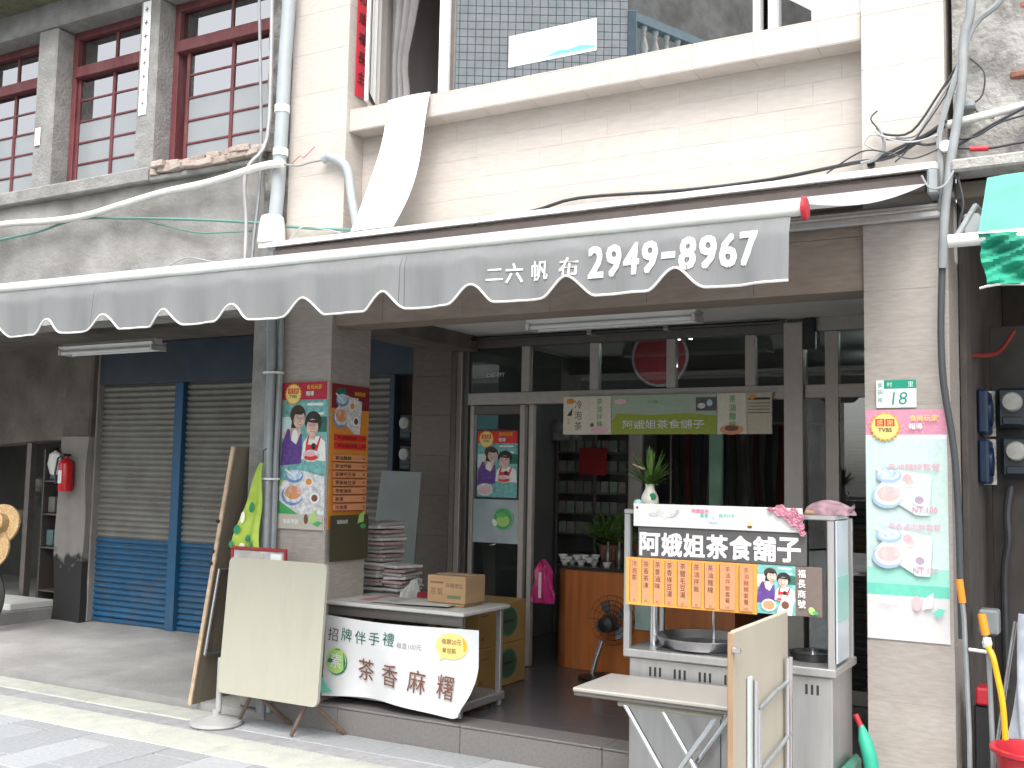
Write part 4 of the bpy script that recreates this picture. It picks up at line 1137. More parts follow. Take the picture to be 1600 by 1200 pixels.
# banner row over the shop door
db = thing('door_banner', 'banner of printed panels with a green centre hung over the shop door', 'banner', (-3.57, 1.79, 1.925))
W, H = 1.59, .285
MB().grid(lambda u, v: (u * W, .006 * math.sin(u * 9), v * H), 30, 2, 0, (0, .003, 0)).build('sheet', P_LV, db, local=True)
P = Print(-.008)
P.rect(0, 0, .21, H, P_CR); P.rect(.212, .0, .395, H, P_CR); P.rect(.40, 0, 1.20, H, flat('pale_sage', (.34, .42, .32))); P.poly([(.40, .0), (1.2, 0), (1.2, .13), (1.0, .15), (.7, .14), (.44, .155), (.4, .1)], P_OL)
P.rect(1.205, 0, 1.415, H, P_CR); P.rect(1.42, 0, 1.59, H, flat('sand', (.48, .44, .32)))
P.vtext('冷泡茶', .125, .225, .062, P_K, 0, 1.3); P.ell(.06, .25, .035, .02, P_O); P.poly([(.03, .14), (.08, .2), (.07, .14)], P_K); P.vtext('手沖', .045, .11, .02, P_RD)
P.vtext('茶油拌麵', .30, .245, .047, P_GR, 0, 1.2); P.ell(.3, .03, .07, .03, P_PKL); P.ell(.24, .07, .015, .015, P_BR)
P.text('阿娥姐茶食舖子', .80, .072, .062, P_LV, .02, w=.62); P.text('一味', .72, .235, .03, P_GR, w=.09); P.text('冷泡茶 茶食', .86, .215, .020, P_MG)
P.rect(1.05, .165, 1.2, .26, P_G); P.ell(1.09, .2, .03, .02, P_LV); P.ell(1.15, .22, .02, .025, P_LB); P.ell(.47, .24, .05, .02, P_PKL)
P.vtext('茶油麵線', 1.315, .245, .05, P_GR, 0, 1.2); P.ell(1.31, .03, .085, .035, P_OP); P.ell(1.31, .04, .05, .02, P_BR)
P.rect(1.43, .235, 1.58, .25, P_K); P.ell(1.455, .255, .02, .018, P_O)
for k in range(4): P.rect(1.43, .21 - k * .022, 1.58, .215 - k * .022, P_G)
P.build('print', db)
# poster and sticker on the glass
t = board('photo_poster', 'black edged poster of two cooks on the left glass door panel', 'poster', -4.372, -3.985, 1.425, 1.97, 1.846, P_K, .006)
W, H = .387, .545
P = Print(); women(P, .012, .012, W - .012, H * .8); P.rect(.012, H * .8, W - .012, H - .012, P_RD); badge(P, W * .24, H * .86, .07)
P.text('食尚玩家', W * .7, H * .93, .03, P_Y, .03); P.text('報導', W * .62, H * .85, .03, P_W, .03); P.ell(W * .24, H * .13, .075, .05, P_LV); P.ell(W * .24, H * .12, .055, .03, P_PKL)
P.build('print', t)
tag(MB().box(-4.40, -3.99, 1.862, 1.868, 1.08, 1.42, .0).build('frosted_film', M('pale_film', (.34, .40, .41), .6)), 'pale frosted film behind the round sticker on the glass door', 'film')
rs = thing('round_sticker', 'round green sticker below the poster on the glass door', 'sticker', (-4.12, 1.855, 1.18))
MB().lathe((0, 0, .09), [(.0, -.002), (.092, -.002), (.092, .002)], 28, axis='y').build('disc', flat('ring_mint', (.22, .45, .33)), rs, local=True)
P = Print(-.004); P.ell(0, .09, .082, .082, P_GR); P.ell(.0, .075, .06, .045, P_LG); P.ell(-.015, .12, .045, .02, flat('mid_green', (.12, .45, .12))); P.ell(-.075, .06, .02, .03, P_W, rot=.5); P.build('print', rs)

# ================================================================ FOOD CART
ct = thing('food_cart', 'stainless steel food cart with shop name board and orange menu strips', 'cart', (-1.57, -.27, 0.0))
cab = boxp('cabinet', -2.06, -1.085, -.475, -.06, .05, .734, steel, ct, .006)
boxp('door_seam', -1.30, -1.294, -.4765, -.474, .1, .66, M('seam_shadow', (.1, .1, .1), .6), cab, 0)
boxp('door_seam', -1.60, -1.594, -.4765, -.474, .1, .60, MATS['seam_shadow'], cab, 0)
for g in range(8):
    for k in range(3):
        xx = -1.955 + g * .125 + k * .025
        if xx < -1.11: boxp('vent_slot', xx, xx + .011, -.477, -.4735, .652, .696, P_K, cab, .0)
boxp('counter', -2.085, -1.065, -.50, -.045, .735, .775, steel, ct, .006)
for (xx, yy) in ((-2.085, -.495), (-1.10, -.495)):
    boxp('upright', xx, xx + .032, yy, yy + .03, .772, 1.43, steel, ct, .003)
for (xx, yy) in ((-2.06, -.08), (-1.10, -.08)):
    boxp('upright', xx, xx + .025, yy, yy + .025, .772, 1.43, steel, ct, .003)
boxp('top_shelf', -2.085, -1.065, -.50, -.20, 1.43, 1.452, steel, ct, .004)
sp = boxp('side_panel', -1.064, -1.056, -.495, -.26, .80, 1.43, M('blue_grey_side', (.46, .50, .54), .35, .08, 5, metal=.3), ct, .002)
boxp('side_band', -1.0555, -1.0535, -.49, -.265, .98, 1.18, M('sea_green_band', (.22, .42, .38), .4), sp, 0)
boxp('burner_ring', -1.93, -1.47, -.45, -.10, .773, .784, P_K, ct, .003)
MB().tube([(-2.0, -.30, .772), (-2.0, -.30, 1.43)], .022, 12).build('inner_post', chrome, ct, smooth=True)
MB().tube([(-1.75, -.12, .80), (-1.75, -.12, 1.2)], .008, 8).build('utensil_rod', chrome, ct)
for k in range(4): MB().lathe((-1.95 + k * .25, -.27, .0), [(.022, 0), (.03, .004), (.03, .045), (.022, .05)], 12).build('wheel', rubber, ct)
sg = boxp('name_board', -2.0, -1.185, -.522, -.505, 1.222, 1.378, P_G, ct, .002)
def plate(parent, name, x0, z0, y, fn):
    P_ = Print(); fn(P_); o = P_.build(name, parent)
    pw = WLOC[parent.name]
    o.location = (x0 - pw.x, y - pw.y, z0 - pw.z)
    return o
for k, ch in enumerate('阿娥姐茶食舖子'):
    plate(sg, 'character', -2.0, 1.222, -.523, lambda P_: P_.text(ch, .062 + k * .1125, .066 + .0008 * k, .106, P_W, .05, w=.100))
hd_ = boxp('header_board', -2.02, -1.20, -.533, -.524, 1.372, 1.482, white_p, ct, .002)
def f_head(P_):
    P_.text('阿娥姐的', .34, .082, .020, P_PK, .02); P_.text('茶食', .36, .062, .02, P_MG, .02); P_.text('舖子好茶', .47, .065, .018, P_MG, .0)
    P_.ell(.405, .048, .03, .022, P_LB); P_.ell(.405, .05, .024, .017, P_W); P_.text('茶', .405, .05, .02, P_BL)
    P_.ell(.58, .03, .012, .012, P_YL); P_.ell(.58, .018, .012, .006, P_BR); P_.ell(.02, .09, .006, .006, P_G)
    for k in range(5): P_.ell(.1 + .03 * k, .06 + .01 * math.sin(k * 2), .02, .008, P_LV, rot=k)
plate(hd_, 'print', -2.02, 1.372, -.534, f_head)
mn = boxp('menu_board', -2.062, -1.412, -.520, -.506, .992, 1.2205, P_O, ct, .002)
def f_menu(P_):
    xs_ = [.022, .085, .145, .205, .268, .340, .405, .478, .572, .655]
    names = ['冷泡茶', '茶香茶凍', '茶香滷味', '茶香綠豆湯', '茶鹽毛豆湯', '茶油拌飯', '茶油麵線', '茶油拌飯套餐', '茶油麵線套餐']
    P_.rect(0, 0, .65, .228, flat('light_orange', (.72, .34, .06)))
    for k, nm in enumerate(names):
        a, b_ = xs_[k], xs_[k + 1] - .020
        P_.rect(a, .012, b_, .220, P_OP); P_.rect(a - .003, .012, a, .220, P_BR)
        n_ = len(nm); h_ = .028 if n_ < 6 else .024
        P_.vtext(nm, (a + b_) / 2, .198, h_, P_K if k < 7 else P_BR, .0, 1.2)
        P_.text('35' if k < 7 else '100', (a + b_) / 2, .022, .010, P_BR)
plate(mn, 'print', -2.062, .992, -.521, f_menu)
ph = boxp('photo_board', -1.410, -1.118, -.520, -.506, 1.0, 1.2205, flat('board_brown', (.15, .115, .10)), ct, .002)
def f_ph(P_):
    women(P_, 0, .0, .175, .2205); P_.ell(.055, .04, .035, .028, P_LV); P_.ell(.055, .04, .027, .02, P_OP); P_.poly([(.09, 0), (.16, .0), (.17, .075), (.12, .09)], P_W); P_.ell(.13, .045, .018, .018, P_BR)
    P_.vtext('福長商號', .205, .190, .036, P_W, .02, 1.25); P_.ell(.25, .028, .014, .018, P_LG, rot=.5); P_.ell(.265, .02, .014, .008, P_GR)
plate(ph, 'print', -1.410, 1.0, -.521, f_ph)
pan = MB().lathe((-1.755, -.27, .786), [(.0, .0), (.20, .0), (.228, .04), (.236, .046), (.238, .050), (.225, .050), (.19, .012), (0, .012)], 40)
tag(pan.build('wide_pan', steel_d, smooth=True), 'wide shallow steel pan on the cart counter', 'pan')
pan = MB().lathe((-1.22, -.27, .774), [(.0, .0), (.10, .0), (.105, .035), (.11, .037), (.098, .037), (.09, .01), (0, .01)], 28)
o = tag(pan.build('griddle_pan', black_p, smooth=True), 'small black pan at the right end of the cart counter', 'pan')
MB().lathe((-1.22, -.27, .784), [(.09, .012), (.0, .018)], 20).build('pan_lid', steel_d, o); MB().lathe((-1.22, -.27, .80), [(.012, 0), (.014, .03), (0, .034)], 12).build('lid_knob', chrome, o)
# vase with leaves on the cart
vz = thing('flower_vase', 'white vase with green leafy sprigs on top of the cart', 'vase', (-2.005, -.36, 1.452))
MB().lathe((-2.005, -.36, 1.452), [(.0, 0), (.032, 0), (.045, .03), (.043, .06), (.024, .10), (.022, .118), (.028, .125), (.02, .125), (.0, .1)], 20).build('vase_body', M('glazed_white', (.62, .60, .52), .25), vz, smooth=True)
MB().lathe((-1.975, -.395, 1.515), [(0, -.004), (.018, -.002), (.018, .004)], 14, axis='y').build('vase_emblem', lime_d, vz)
lv = MB()
for k in range(110):
    an, el, L = rnd.uniform(0, 6.28), rnd.uniform(.45, 1.5), rnd.uniform(.10, .23)
    d = Vector((math.cos(an) * math.cos(el), math.sin(an) * math.cos(el) * .6, math.sin(el)))
    s_ = Vector((-2.005, -.36, 1.565)); side = d.cross(Vector((0, 0, 1))).normalized() * rnd.uniform(.006, .011)
    p = [s_ + d * L * t + Vector((0, 0, -.05 * t * t * math.cos(el))) for t in (0, .35, .7, 1)]
    lv.add([p[0], p[1] - side, p[1] + side, p[2] - side, p[2] + side, p[3]], [(0, 1, 2), (1, 3, 4, 2), (3, 5, 4)])
lv.build('leaves', leaf, vz)
MB().tube([(-2.09, -.38, 1.675), (-2.03, -.37, 1.65)], [.003, .008], 6).build('dry_bud', M('buff_bud', (.45, .33, .25), .8), vz)
gb = MB().lathe((-2.035, -.44, 1.452), [(.0, 0), (.022, .003), (.026, .025), (.018, .045), (0, .05)], 14)
tag(gb.build('glass_jar', M('aqua_glass', (.35, .55, .52), .15), smooth=True), 'small aqua jar at the left end of the cart top', 'jar')
# pink cap-like bundle and blossoms
pk = MB()
def pkf(u, v):
    th, ph_ = u * 2 * math.pi, v * math.pi / 2
    rr = 1 + .07 * math.sin(th * 3 + 1) + .05 * math.sin(th * 7 + v * 5)
    return (-1.125 + .115 * rr * math.cos(th) * math.cos(ph_), -.36 + .075 * rr * math.sin(th) * math.cos(ph_), 1.453 + .062 * math.sin(ph_) * (1 + .1 * math.sin(th * 2)))
pk.grid(pkf, 28, 9)
o = tag(pk.build('cloth_bundle', pink_c, smooth=True), 'dusty pink cloth bundle on the right end of the cart top', 'cloth')
pk = MB(); pk.grid(lambda u, v: (-1.035 + .03 * v, -.37 + .02 * math.sin(u * 6.28), 1.462 + .018 * math.cos(u * 6.28) * (1 - .3 * v) + .03 * v), 10, 4); pk.build('cloth_tail', pink_c, o, smooth=True)
boxp('cloth_liner', -1.215, -1.135, -.43, -.40, 1.453, 1.472, card, o)
bs = thing('blossom_sprig', 'pink artificial blossoms fixed to the corner of the cart header', 'flowers', (-1.25, -.545, 1.33))
MB().tube([(-1.36, -.54, 1.475), (-1.28, -.545, 1.46), (-1.22, -.545, 1.42), (-1.18, -.542, 1.36)], .003, 5).build('stem', rust, bs)
for (x_, z_, r_) in ((-1.295, 1.468, .030), (-1.262, 1.448, .026), (-1.235, 1.462, .022), (-1.235, 1.425, .028), (-1.205, 1.40, .02), (-1.205, 1.44, .018), (-1.34, 1.472, .013), (-1.195, 1.37, .014)):
    fl = MB()
    for k in range(6):
        a = k * math.pi / 3 + x_ * 50
        c_ = Vector((x_ + r_ * .55 * math.cos(a), -.549, z_ + r_ * .55 * math.sin(a)))
        fl.lathe(c_, [(0, -.004), (r_ * .35, -.008), (r_ * .5, 0.002), (0, .006)], 8, axis='y')
    fl.lathe((x_, -.552, z_), [(0, -.006), (r_ * .25, -.004), (r_ * .3, .002)], 8, axis='y')
    fl.build('blossom', petal, bs)

# low folding table before the cart
ft = thing('folding_table', 'low grey-topped folding table with crossed tube legs before the cart', 'table', (-1.72, -.74, 0.0))
MB().box(-2.135, -1.285, -.955, -.53, .635, .655, .006).build('tabletop', M('grey_laminate', (.30, .285, .26), .4, .06, 5), ft)
boxp('top_rim', -2.13, -1.29, -.95, -.535, .618, .6345, alu_dark, ft, .004)
MB().tube([(-1.93, -.90, .600), (-1.45, -.90, .600)], .013, 8).build('rail', cream, ft)
MB().tube([(-1.93, -.58, .600), (-1.45, -.58, .600)], .013, 8).build('rail', cream, ft)
for yy in (-.90, -.58):
    MB().tube([(-1.90, yy, .60), (-1.50, yy, .012)], .0125, 8).build('leg', chrome, ft, smooth=True)
    MB().tube([(-1.48, yy + .028, .60), (-1.88, yy + .028, .012)], .0125, 8).build('leg', chrome, ft, smooth=True)
MB().tube([(-1.885, -.90, .03), (-1.885, -.58, .03)], .009, 8).build('stretcher', chrome, ft)
# folded table on edge at the right
fd = thing('folded_table', 'birch-coloured folded table standing on edge beside the cart', 'table', (-1.26, -1.02, 0.0))
MB().box(-1.262, -1.244, -1.405, -.615, .20, 1.035, .01).build('tabletop', cream2, fd)
MB().box(-1.264, -1.242, -1.418, -1.406, .19, 1.03, .004).build('edge_band', M('brown_edge', (.30, .19, .11), .5), fd)
for yy in (-1.18, -1.14): MB().tube([(-1.225, yy, .82 if yy < -1.16 else .70), (-1.225, yy, .02)], .012, 8).build('leg', chrome, fd, smooth=True)
for yy in (-.70, -.66): MB().tube([(-1.225, yy, .84), (-1.225, yy, .02)], .012, 8).build('leg', chrome, fd, smooth=True)
boxp('leg_channel', -1.241, -1.228, -1.245, -1.205, .1, .84, M('green_grey_steel', (.45, .53, .49), .45), fd)
MB().tube([(-1.222, -1.14, .70), (-1.222, -.90, .73), (-1.222, -.70, .74)], .009, 8).build('brace', galv, fd)
MB().tube([(-1.222, -1.10, .46), (-1.222, -.85, .49), (-1.222, -.66, .52)], .009, 8).build('brace', galv, fd)
MB().lathe((-1.243, -1.413, .965), [(.0, 0), (.012, 0), (.012, .03), (0, .032)], 10, axis='x').build('latch', chrome, fd)

# ================================================================ FRONT LEFT: folded tables, towel, stand
bt = thing('folded_table', 'cream square folding table leaning upright before the left column', 'table', (-4.43, -.25, 0.0))
tb = MB()
def tbf(u, v): return (-4.95 + u * .80 + .04 * (1 - v), -.34 + .10 * v, .215 + v * .835)
pts = []
rr_ = .035
for (cx, cz, a_) in ((1 - .045, .045, -90), (1 - .045, 1 - .045, 0), (.045, 1 - .045, 90), (.045, .045, 180)):
    for k in range(6):
        a = R(a_ + k * 18)
        pts.append(tbf(cx + .045 * math.cos(a), cz + .045 * math.sin(a)))
tb.prism(pts, (0, .022, -.002))
tb.build('tabletop', cream, bt)
tb = MB()
for (u, v) in ((.955, .05),): tb.lathe(tbf(u, v), [(0, -.0008), (.014, -.0006), (.015, .001)], 3, axis='y')
tb.build('chipped_corner', woodedge, bt)
MB().tube([(-4.62, -.27, .235), (-4.36, -.27, .22), (-4.18, -.27, .225)], .011, 8).build('stretcher', rust, bt)
for (x0, x1, y1) in ((-4.68, -4.86, -.20), (-4.66, -4.56, -.05), (-4.24, -4.35, -.28), (-4.22, -4.40 + .28, -.06)):
    MB().tube([(x0, -.27, .36), (x0, -.27, .23), (x1, y1, .012)], .013, 8).build('leg', rust, bt, smooth=True)
# tall brown folded table, standing on end and leaning on the concrete pier
lt = thing('folded_table', 'tall brown folded trestle table leaning on the concrete pier', 'table', (-5.3, .1, 0.0))
def lp(y_, h_, o_=0.0):
    sl = (.30) / 1.75
    return (-5.385 + h_ * sl + o_, y_, .046 * (1 if o_ == 0 else 1) + h_)
MB().prism([lp(-.11, 0), lp(.42, 0), lp(.42, 1.72), lp(-.11, 1.72)], (.022, 0, -.003)).build('tabletop', brownwood, lt)
MB().prism([lp(-.125, 0, -.002), lp(-.111, 0, -.002), lp(-.111, 1.72, -.002), lp(-.125, 1.72, -.002)], (.028, 0, -.003)).build('edge_band', woodedge, lt)
def lq(y_, h_): p = lp(y_, h_); return (p[0] + .045, p[1], p[2])
MB().tube([lq(-.09, .33), lq(-.09, .90), lq(.30, .90)], .013, 8).build('leg', chrome, lt, smooth=True)
MB().tube([lq(.30, .33), lq(-.09, .33)], .012, 8).build('stretcher', chrome, lt)
MB().lathe(lq(.02, .84), [(.0, 0), (.03, 0), (.03, .01)], 14, axis='x').build('hinge', chrome, lt)
for h_ in (1.22, .94, 1.02): MB().lathe((lp(-.13, h_)[0], -.145, lp(0, h_)[2]), [(0, 0), (.012, .003), (.012, .02)], 8, axis='y').build('bolt', rubber, lt)
# lime towel hanging by the drainpipe
tw = thing('towel', 'lime green leaf-print towel hanging from the drainpipe', 'towel', (-4.87, -.14, 1.10))
def twf(u, v):
    w_ = .02 + .24 * (1 - v) ** .9
    return (-4.79 - w_ * (1 - u) + .0 * v, -.14 - .02 * math.sin(u * 9) * (1 - v * .6) - .01 * math.sin(v * 9), 1.10 + v * .56)
MB().grid(twf, 20, 20, 0, (0, .004, 0)).build('cloth', lime, tw, smooth=True)
dd = MB()
def spot(u, v, a, b_, m_):
    c = twf(u, v)
    dd.add([(c[0], c[1] - .016, c[2])] + [(c[0] + a * math.cos(k * .7), c[1] - .014, c[2] + b_ * math.sin(k * .7 + .2)) for k in range(9)], [(0, k + 1, k + 2 if k < 8 else 1) for k in range(9)], m_)
for (u, v, a, b_) in ((.42, .48, .02, .035), (.2, .22, .028, .03), (.55, .12, .02, .022), (.12, .05, .02, .02), (.8, .06, .012, .025)): spot(u, v, a, b_, 0)
for (u, v, a, b_) in ((.25, .36, .02, .04), (.4, .03, .03, .02)): spot(u, v, a, b_, 1)
dd.build('leaf_print', [lime_d, lime_w], tw)['kind'] = 'stuff'
MB().tube([(-4.80, -.13, 1.66), (-4.81, -.12, 1.74), (-4.80, -.09, 1.76)], .004, 6).build('hook', rubber, tw)
# red framed notice behind the cream table
rf = thing('framed_notice', 'red framed notice board peeking above the cream folded table', 'sign', (-4.78, -.17, .85))
for (a, b_, z0, z1) in ((-5.0, -4.53, 1.095, 1.115), (-5.0, -4.98, .98, 1.094), (-4.55, -4.53, .78, 1.094)):
    boxp('frame_bar', a, b_, -.185, -.165, z0, z1, flat('lacquer_red', (.28, .02, .03)), rf, .003)
boxp('glass_face', -4.979, -4.552, -.176, -.168, .78, 1.093, M('notice_paper', (.42, .41, .40), .3, .25, 16), rf, .001)
boxp('paper_slip', -4.66, -4.57, -.179, -.1765, 1.04, 1.08, P_W, rf, 0); boxp('paper_slip', -4.83, -4.72, -.179, -.1765, 1.03, 1.08, flat('buff', (.45, .42, .38)), rf, 0)
us = thing('umbrella_stand', 'white round umbrella stand base before the brown table', 'stand', (-4.95, -.30, 0.0))
MB().lathe((-4.95, -.30, 0.0), [(.0, 0), (.155, 0), (.165, .012), (.16, .03), (.06, .055), (.028, .065), (.024, .10), (0, .10)], 30).build('base', M('stand_white', (.33, .33, .325), .45, .1, 9), us, smooth=True)
MB().tube([(-4.935, -.30, .09), (-4.93, -.30, .42)], .02, 12).build('socket_tube', M('stand_white', (.33, .33, .325), .45, .1, 9), us, smooth=True)

# ================================================================ WORK TABLE UNDER THE LEFT BAY
wt = thing('work_table', 'steel work table behind the white hand-lettered banner', 'table', (-3.87, .32, .16))
MB().box(-4.42, -3.335, .03, .60, .765, .79, .006).build('tabletop', M('pale_worktop', (.46, .455, .44), .45, .08, 6), wt)
boxp('apron_rail', -4.40, -3.36, .06, .08, .70, .764, alu_dark, wt)
for (xx, yy) in ((-4.41, .07), (-3.40, .07), (-4.41, .53), (-3.40, .53)): boxp('leg', xx, xx + .035, yy, yy + .035, .165, .764, steel, wt)
boxp('lower_shelf', -4.41, -3.36, .06, .59, .20, .25, steel, wt, .006)
for yy in (.12, .5): MB().lathe((-3.40, yy, .162), [(.02, 0), (.024, .02), (.02, .036)], 10).build('caster', rubber, wt)
bn = thing('table_banner', 'white hand-lettered banner tied along the front of the work table', 'banner', (-3.85, -.01, .22))
def bnw(u, v, o_):
    """banner sheet: u, v in metres from its lower-left corner; sags and curls at the lower right"""
    U, V = u / 1.14, v / .50
    curl = max(0, U - .86) / .14 * max(0, 1 - V * 1.7)
    x_ = -4.345 + u - .10 * curl * curl
    z_ = .205 + v + .03 * math.sin(U * 5.0) * (1 - V) * .7 + .045 * curl - .012 * math.sin(U * math.pi) * V
    y_ = -.012 + .016 * math.sin(U * 7 + V * 2) - .012 * math.sin(U * 15) * (1 - V) - .05 * curl + o_
    pw = WLOC[bn.name]
    return (x_ - pw.x, y_ - pw.y, z_ - pw.z)
MB().grid(lambda u, v: bnw(u * 1.14, v * .50, 0), 50, 20, 0, (0, .003, 0)).build('sheet', M('vinyl_white', (.62, .63, .64), .45, .05, 5), bn, smooth=True, local=True)
P = Print(-.004, .0001)
for k, ch in enumerate('招牌伴手禮'): P.text(ch, .07 + k * .112, .385 + .006 * math.sin(k * 2) + .003 * k, .085, P_DG if k else P_G, .0, rot=-.06)
P.text('每盒100元', .665, .375, .038, P_LV, .0, rot=.0, w=.17); P.text('每盒100元', .6655, .375, .038, flat('grey_ink', (.30, .29, .3)), -.004, w=.17)
P.ell(.955, .40, .112, .075, P_YL); P.ell(.955, .405, .105, .068, P_Y); P.poly([(.88, .35), (.87, .31), (.92, .335)], P_YL)
P.y -= .004
P.text('每顆20元', .955, .425, .032, P_BR, .0); P.text('單包裝', .94, .375, .030, P_BR, .0)
P.ell(.115, .215, .078, .082, P_DG); P.ell(.108, .222, .078, .082, P_LG); P.y -= .003; P.text('素', .108, .222, .09, P_W, .01, rot=-.1)
for k, ch in enumerate('茶香麻糬'): P.text(ch, .345 + k * .195, .185 - k * .006, .138, P_BR, .004, w=.125 if k < 2 else .118, rot=-.06)
P.poly([(.0, .02), (.0, .12), (.05, .06), (.1, .03)], P_MG)
P.build('print', bn, warp=lambda u, v, o_: bnw(u, v, o_))
# things on it
np_ = thing('newspaper', 'spread newspapers lying on the steel work table', 'newspaper', (-3.95, .30, .79))
for k in range(5):
    a = rnd.uniform(-.3, .3); cx, cy = -4.12 + k * .10, .28 + .05 * math.sin(k * 3)
    ca, sa = math.cos(a), math.sin(a)
    MB().grid(lambda u, v: (cx + (u - .5) * .36 * ca - (v - .5) * .28 * sa, cy + (u - .5) * .36 * sa + (v - .5) * .28 * ca, .7925 + k * .0028 + .006 * max(0, math.sin(u * 8 + k)) * v), 8, 4, 0, (0, 0, -.001)).build('sheet', [paper, flat('newsprint_red', (.40, .2, .2)), paper, flat('newsprint_grey', (.36, .36, .37)), paper][k], np_)
bx = thing('cardboard_box', 'small brown cardboard box sitting on the steel work table', 'box', (-3.56, .36, .792))
MB().box(-3.735, -3.455, .24, .48, .81, .978, .004).build('carton', card, bx)
boxp('tape', -3.736, -3.454, .34, .38, .9785, .9795, M('packing_tape', (.55, .48, .38), .3), bx, 0)
plate(bx, 'print', -3.735, .81, .2395, lambda P_: (P_.text('茶葉', .07, .07, .045, flat('carton_brown', (.18, .10, .05))), P_.rect(.15, .03, .25, .05, flat('carton_green', (.12, .16, .08))), P_.text('麻糬禮盒', .2, .11, .03, MATS['print_carton_brown']), P_.rect(.02, .12, .12, .13, MATS['print_carton_brown'])))
boxp('packing_tray', -3.72, -3.47, .25, .47, .792, .809, card, bx)
tag(MB().grid(lambda u, v: (-4.04 + (.075 - .03 * v) * math.cos(u * 6.283) * (1 + .25 * math.sin(u * 19 + v * 5)) + .05 * v, .47 + .05 * math.sin(u * 6.283) * (1 + .25 * math.sin(u * 25)), .793 + v * (.10 + .035 * math.cos(u * 6.283 + .4))), 22, 8).build('paper_bag', M('crumpled_paper', (.42, .42, .41), .8, .15, 20, .3, 40), smooth=False), 'crumpled white paper bag on the work table', 'bag')
tag(MB().box(-3.96, -3.77, .45, .55, .792, .835, .008).build('red_tray', M('dark_red_tray', (.22, .012, .02), .4)), 'dark red tray behind the box on the work table', 'tray')
# stacks of newspapers behind the column
def stack(label, x0, y0, n_, w_, d_, z0, th=.042):
    t_ = thing('newspaper_stack', label, 'newspapers', (x0, y0, z0), 'newspaper stacks behind the left column')
    for k in range(n_):
        piece('bundle', w_, d_, th - .005, (x0 + rnd.uniform(-.014, .014), y0 + rnd.uniform(-.01, .01), z0 + (k + .5) * th), (paper, M('newsprint_dim', (.34, .32, .31), .85, .15, 30, jit=.15), M('newsprint_pink', (.42, .30, .29), .85, .15, 30, jit=.15))[k % 3], t_, .006, (rnd.uniform(-.03, .03), rnd.uniform(-.04, .04), rnd.uniform(-.25, .25)))
boxp_t = tag(MB().box(-4.70, -4.22, .66, 1.0, .162, .79, .01).build('low_cabinet', alu_dark), 'low dark cabinet under the newspaper stacks', 'cabinet')
stack('tall stack of old newspapers behind the left column', -4.50, .80, 17, .20, .28, .792, .028)
stack('short stack of newspapers beside the taller one', -4.33, .80, 7, .17, .26, .792, .026)
MB_ = MB().prism([(-5.05, 1.26, .10), (-4.60, 1.26, .10), (-4.62, 1.44, 1.62), (-5.0, 1.44, 1.63)], (0, .012, 0))
tag(MB_.build('metal_sheet', M('grey_steel_sheet', (.20, .215, .205), .4, .12, 3, metal=.3)), 'grey metal sheet leaning behind the newspaper stacks', 'panel')
# cartons beyond the work table
def carton(label, x0, x1, y0, y1, z0, z1):
    t_ = thing('produce_carton', label, 'box', ((x0 + x1) / 2, (y0 + y1) / 2, z0), 'yellow cartons beside the work table')
    MB().box(x0, x1, y0, y1, z0, z1, .005).build('carton', card_y, t_)
    def pr(P_):
        w_ = x1 - x0
        P_.ell(w_ * .2, (z1 - z0) * .5, .03, .03, P_BR, 5)
    plate(t_, 'print', x0, z0, y0 - .0005, pr)
    # side print
    P_ = Print(); d_ = y1 - y0; h_ = z1 - z0
    P_.ell(d_ * .62, h_ * .52, .125, .10, P_DG); P_.ell(d_ * .62, h_ * .52, .105, .083, flat('forest', (.035, .085, .045))); P_.rect(d_ * .62 - .07, h_ * .5, d_ * .62 + .07, h_ * .56, P_K); P_.rect(d_ * .06, h_ * .2, d_ * .1, h_ * .27, P_BR); P_.rect(d_ * .06, h_ * .75, d_ * .2, h_ * .78, P_BR)
    o = P_.build('print', t_); o.rotation_euler = (0, 0, R(90)); pw = WLOC[t_.name]; o.location = (x1 + .0008 - pw.x, y0 - pw.y, z0 - pw.z)
carton('lower yellow carton with round green mark beside the work table', -4.05, -3.655, .74, 1.40, .163, .445)
carton('upper yellow carton with round green mark beside the work table', -4.05, -3.66, .75, 1.41, .447, .73)

# ================================================================ SHOP INTERIOR
co = thing('shop_counter', 'orange cherry wood counter with rounded end inside the shop door', 'counter', (-3.2, 2.3, .16))
cm = MB()
out = [(-2.3, 1.98), (-3.5, 1.98)] + [(-3.5 + .3 * math.cos(R(a)), 2.28 + .3 * math.sin(R(a))) for a in range(255, 179, -15)] + [(-3.8, 3.6), (-3.3, 3.6), (-3.3, 2.45), (-2.3, 2.45)]
cm.prism([(a, b_, .162) for a, b_ in out], (0, 0, .74)); cm.build('body', counter_w, co)
ctop = MB(); ctop.prism([(a + (-.015 if a < -3.4 else 0), b_ - (.015 if b_ < 2.2 else 0), .903) for a, b_ in out], (0, 0, .025)); ctop.build('counter_top', M('dark_counter_top', (.03, .028, .027), .2), co)
P_ = Print()
for k in range(5): P_.rect(.35 + k * .06, .40, .375 + k * .06, .62, flat('gilt_text', (.40, .24, .06)))
o = P_.build('print', co); o.location = Vector((-3.5, 1.978, .162)) - WLOC[co.name]
tag(MB().box(-3.05, -2.86, 1.955, 1.965, .50, .86, .002).build('notice', flat('pale_sage_notice', (.34, .46, .42))), 'pale green notice on the counter front left of the cart', 'notice')
bw_ = thing('bowl_stack', 'heap of small white bowls on the counter end', 'bowls', (-3.66, 2.15, .928))
for k in range(16):
    c_ = (-3.72 + .055 * (k % 5) + rnd.uniform(-.015, .015), 2.12 + .06 * (k % 3), .928 + .02 * (k // 6))
    MB().lathe(c_, [(.0, 0), (.02, 0), (.04, .035), (.036, .035), (.0, .006)], 10).build('bowl', white_pl, bw_, smooth=True)
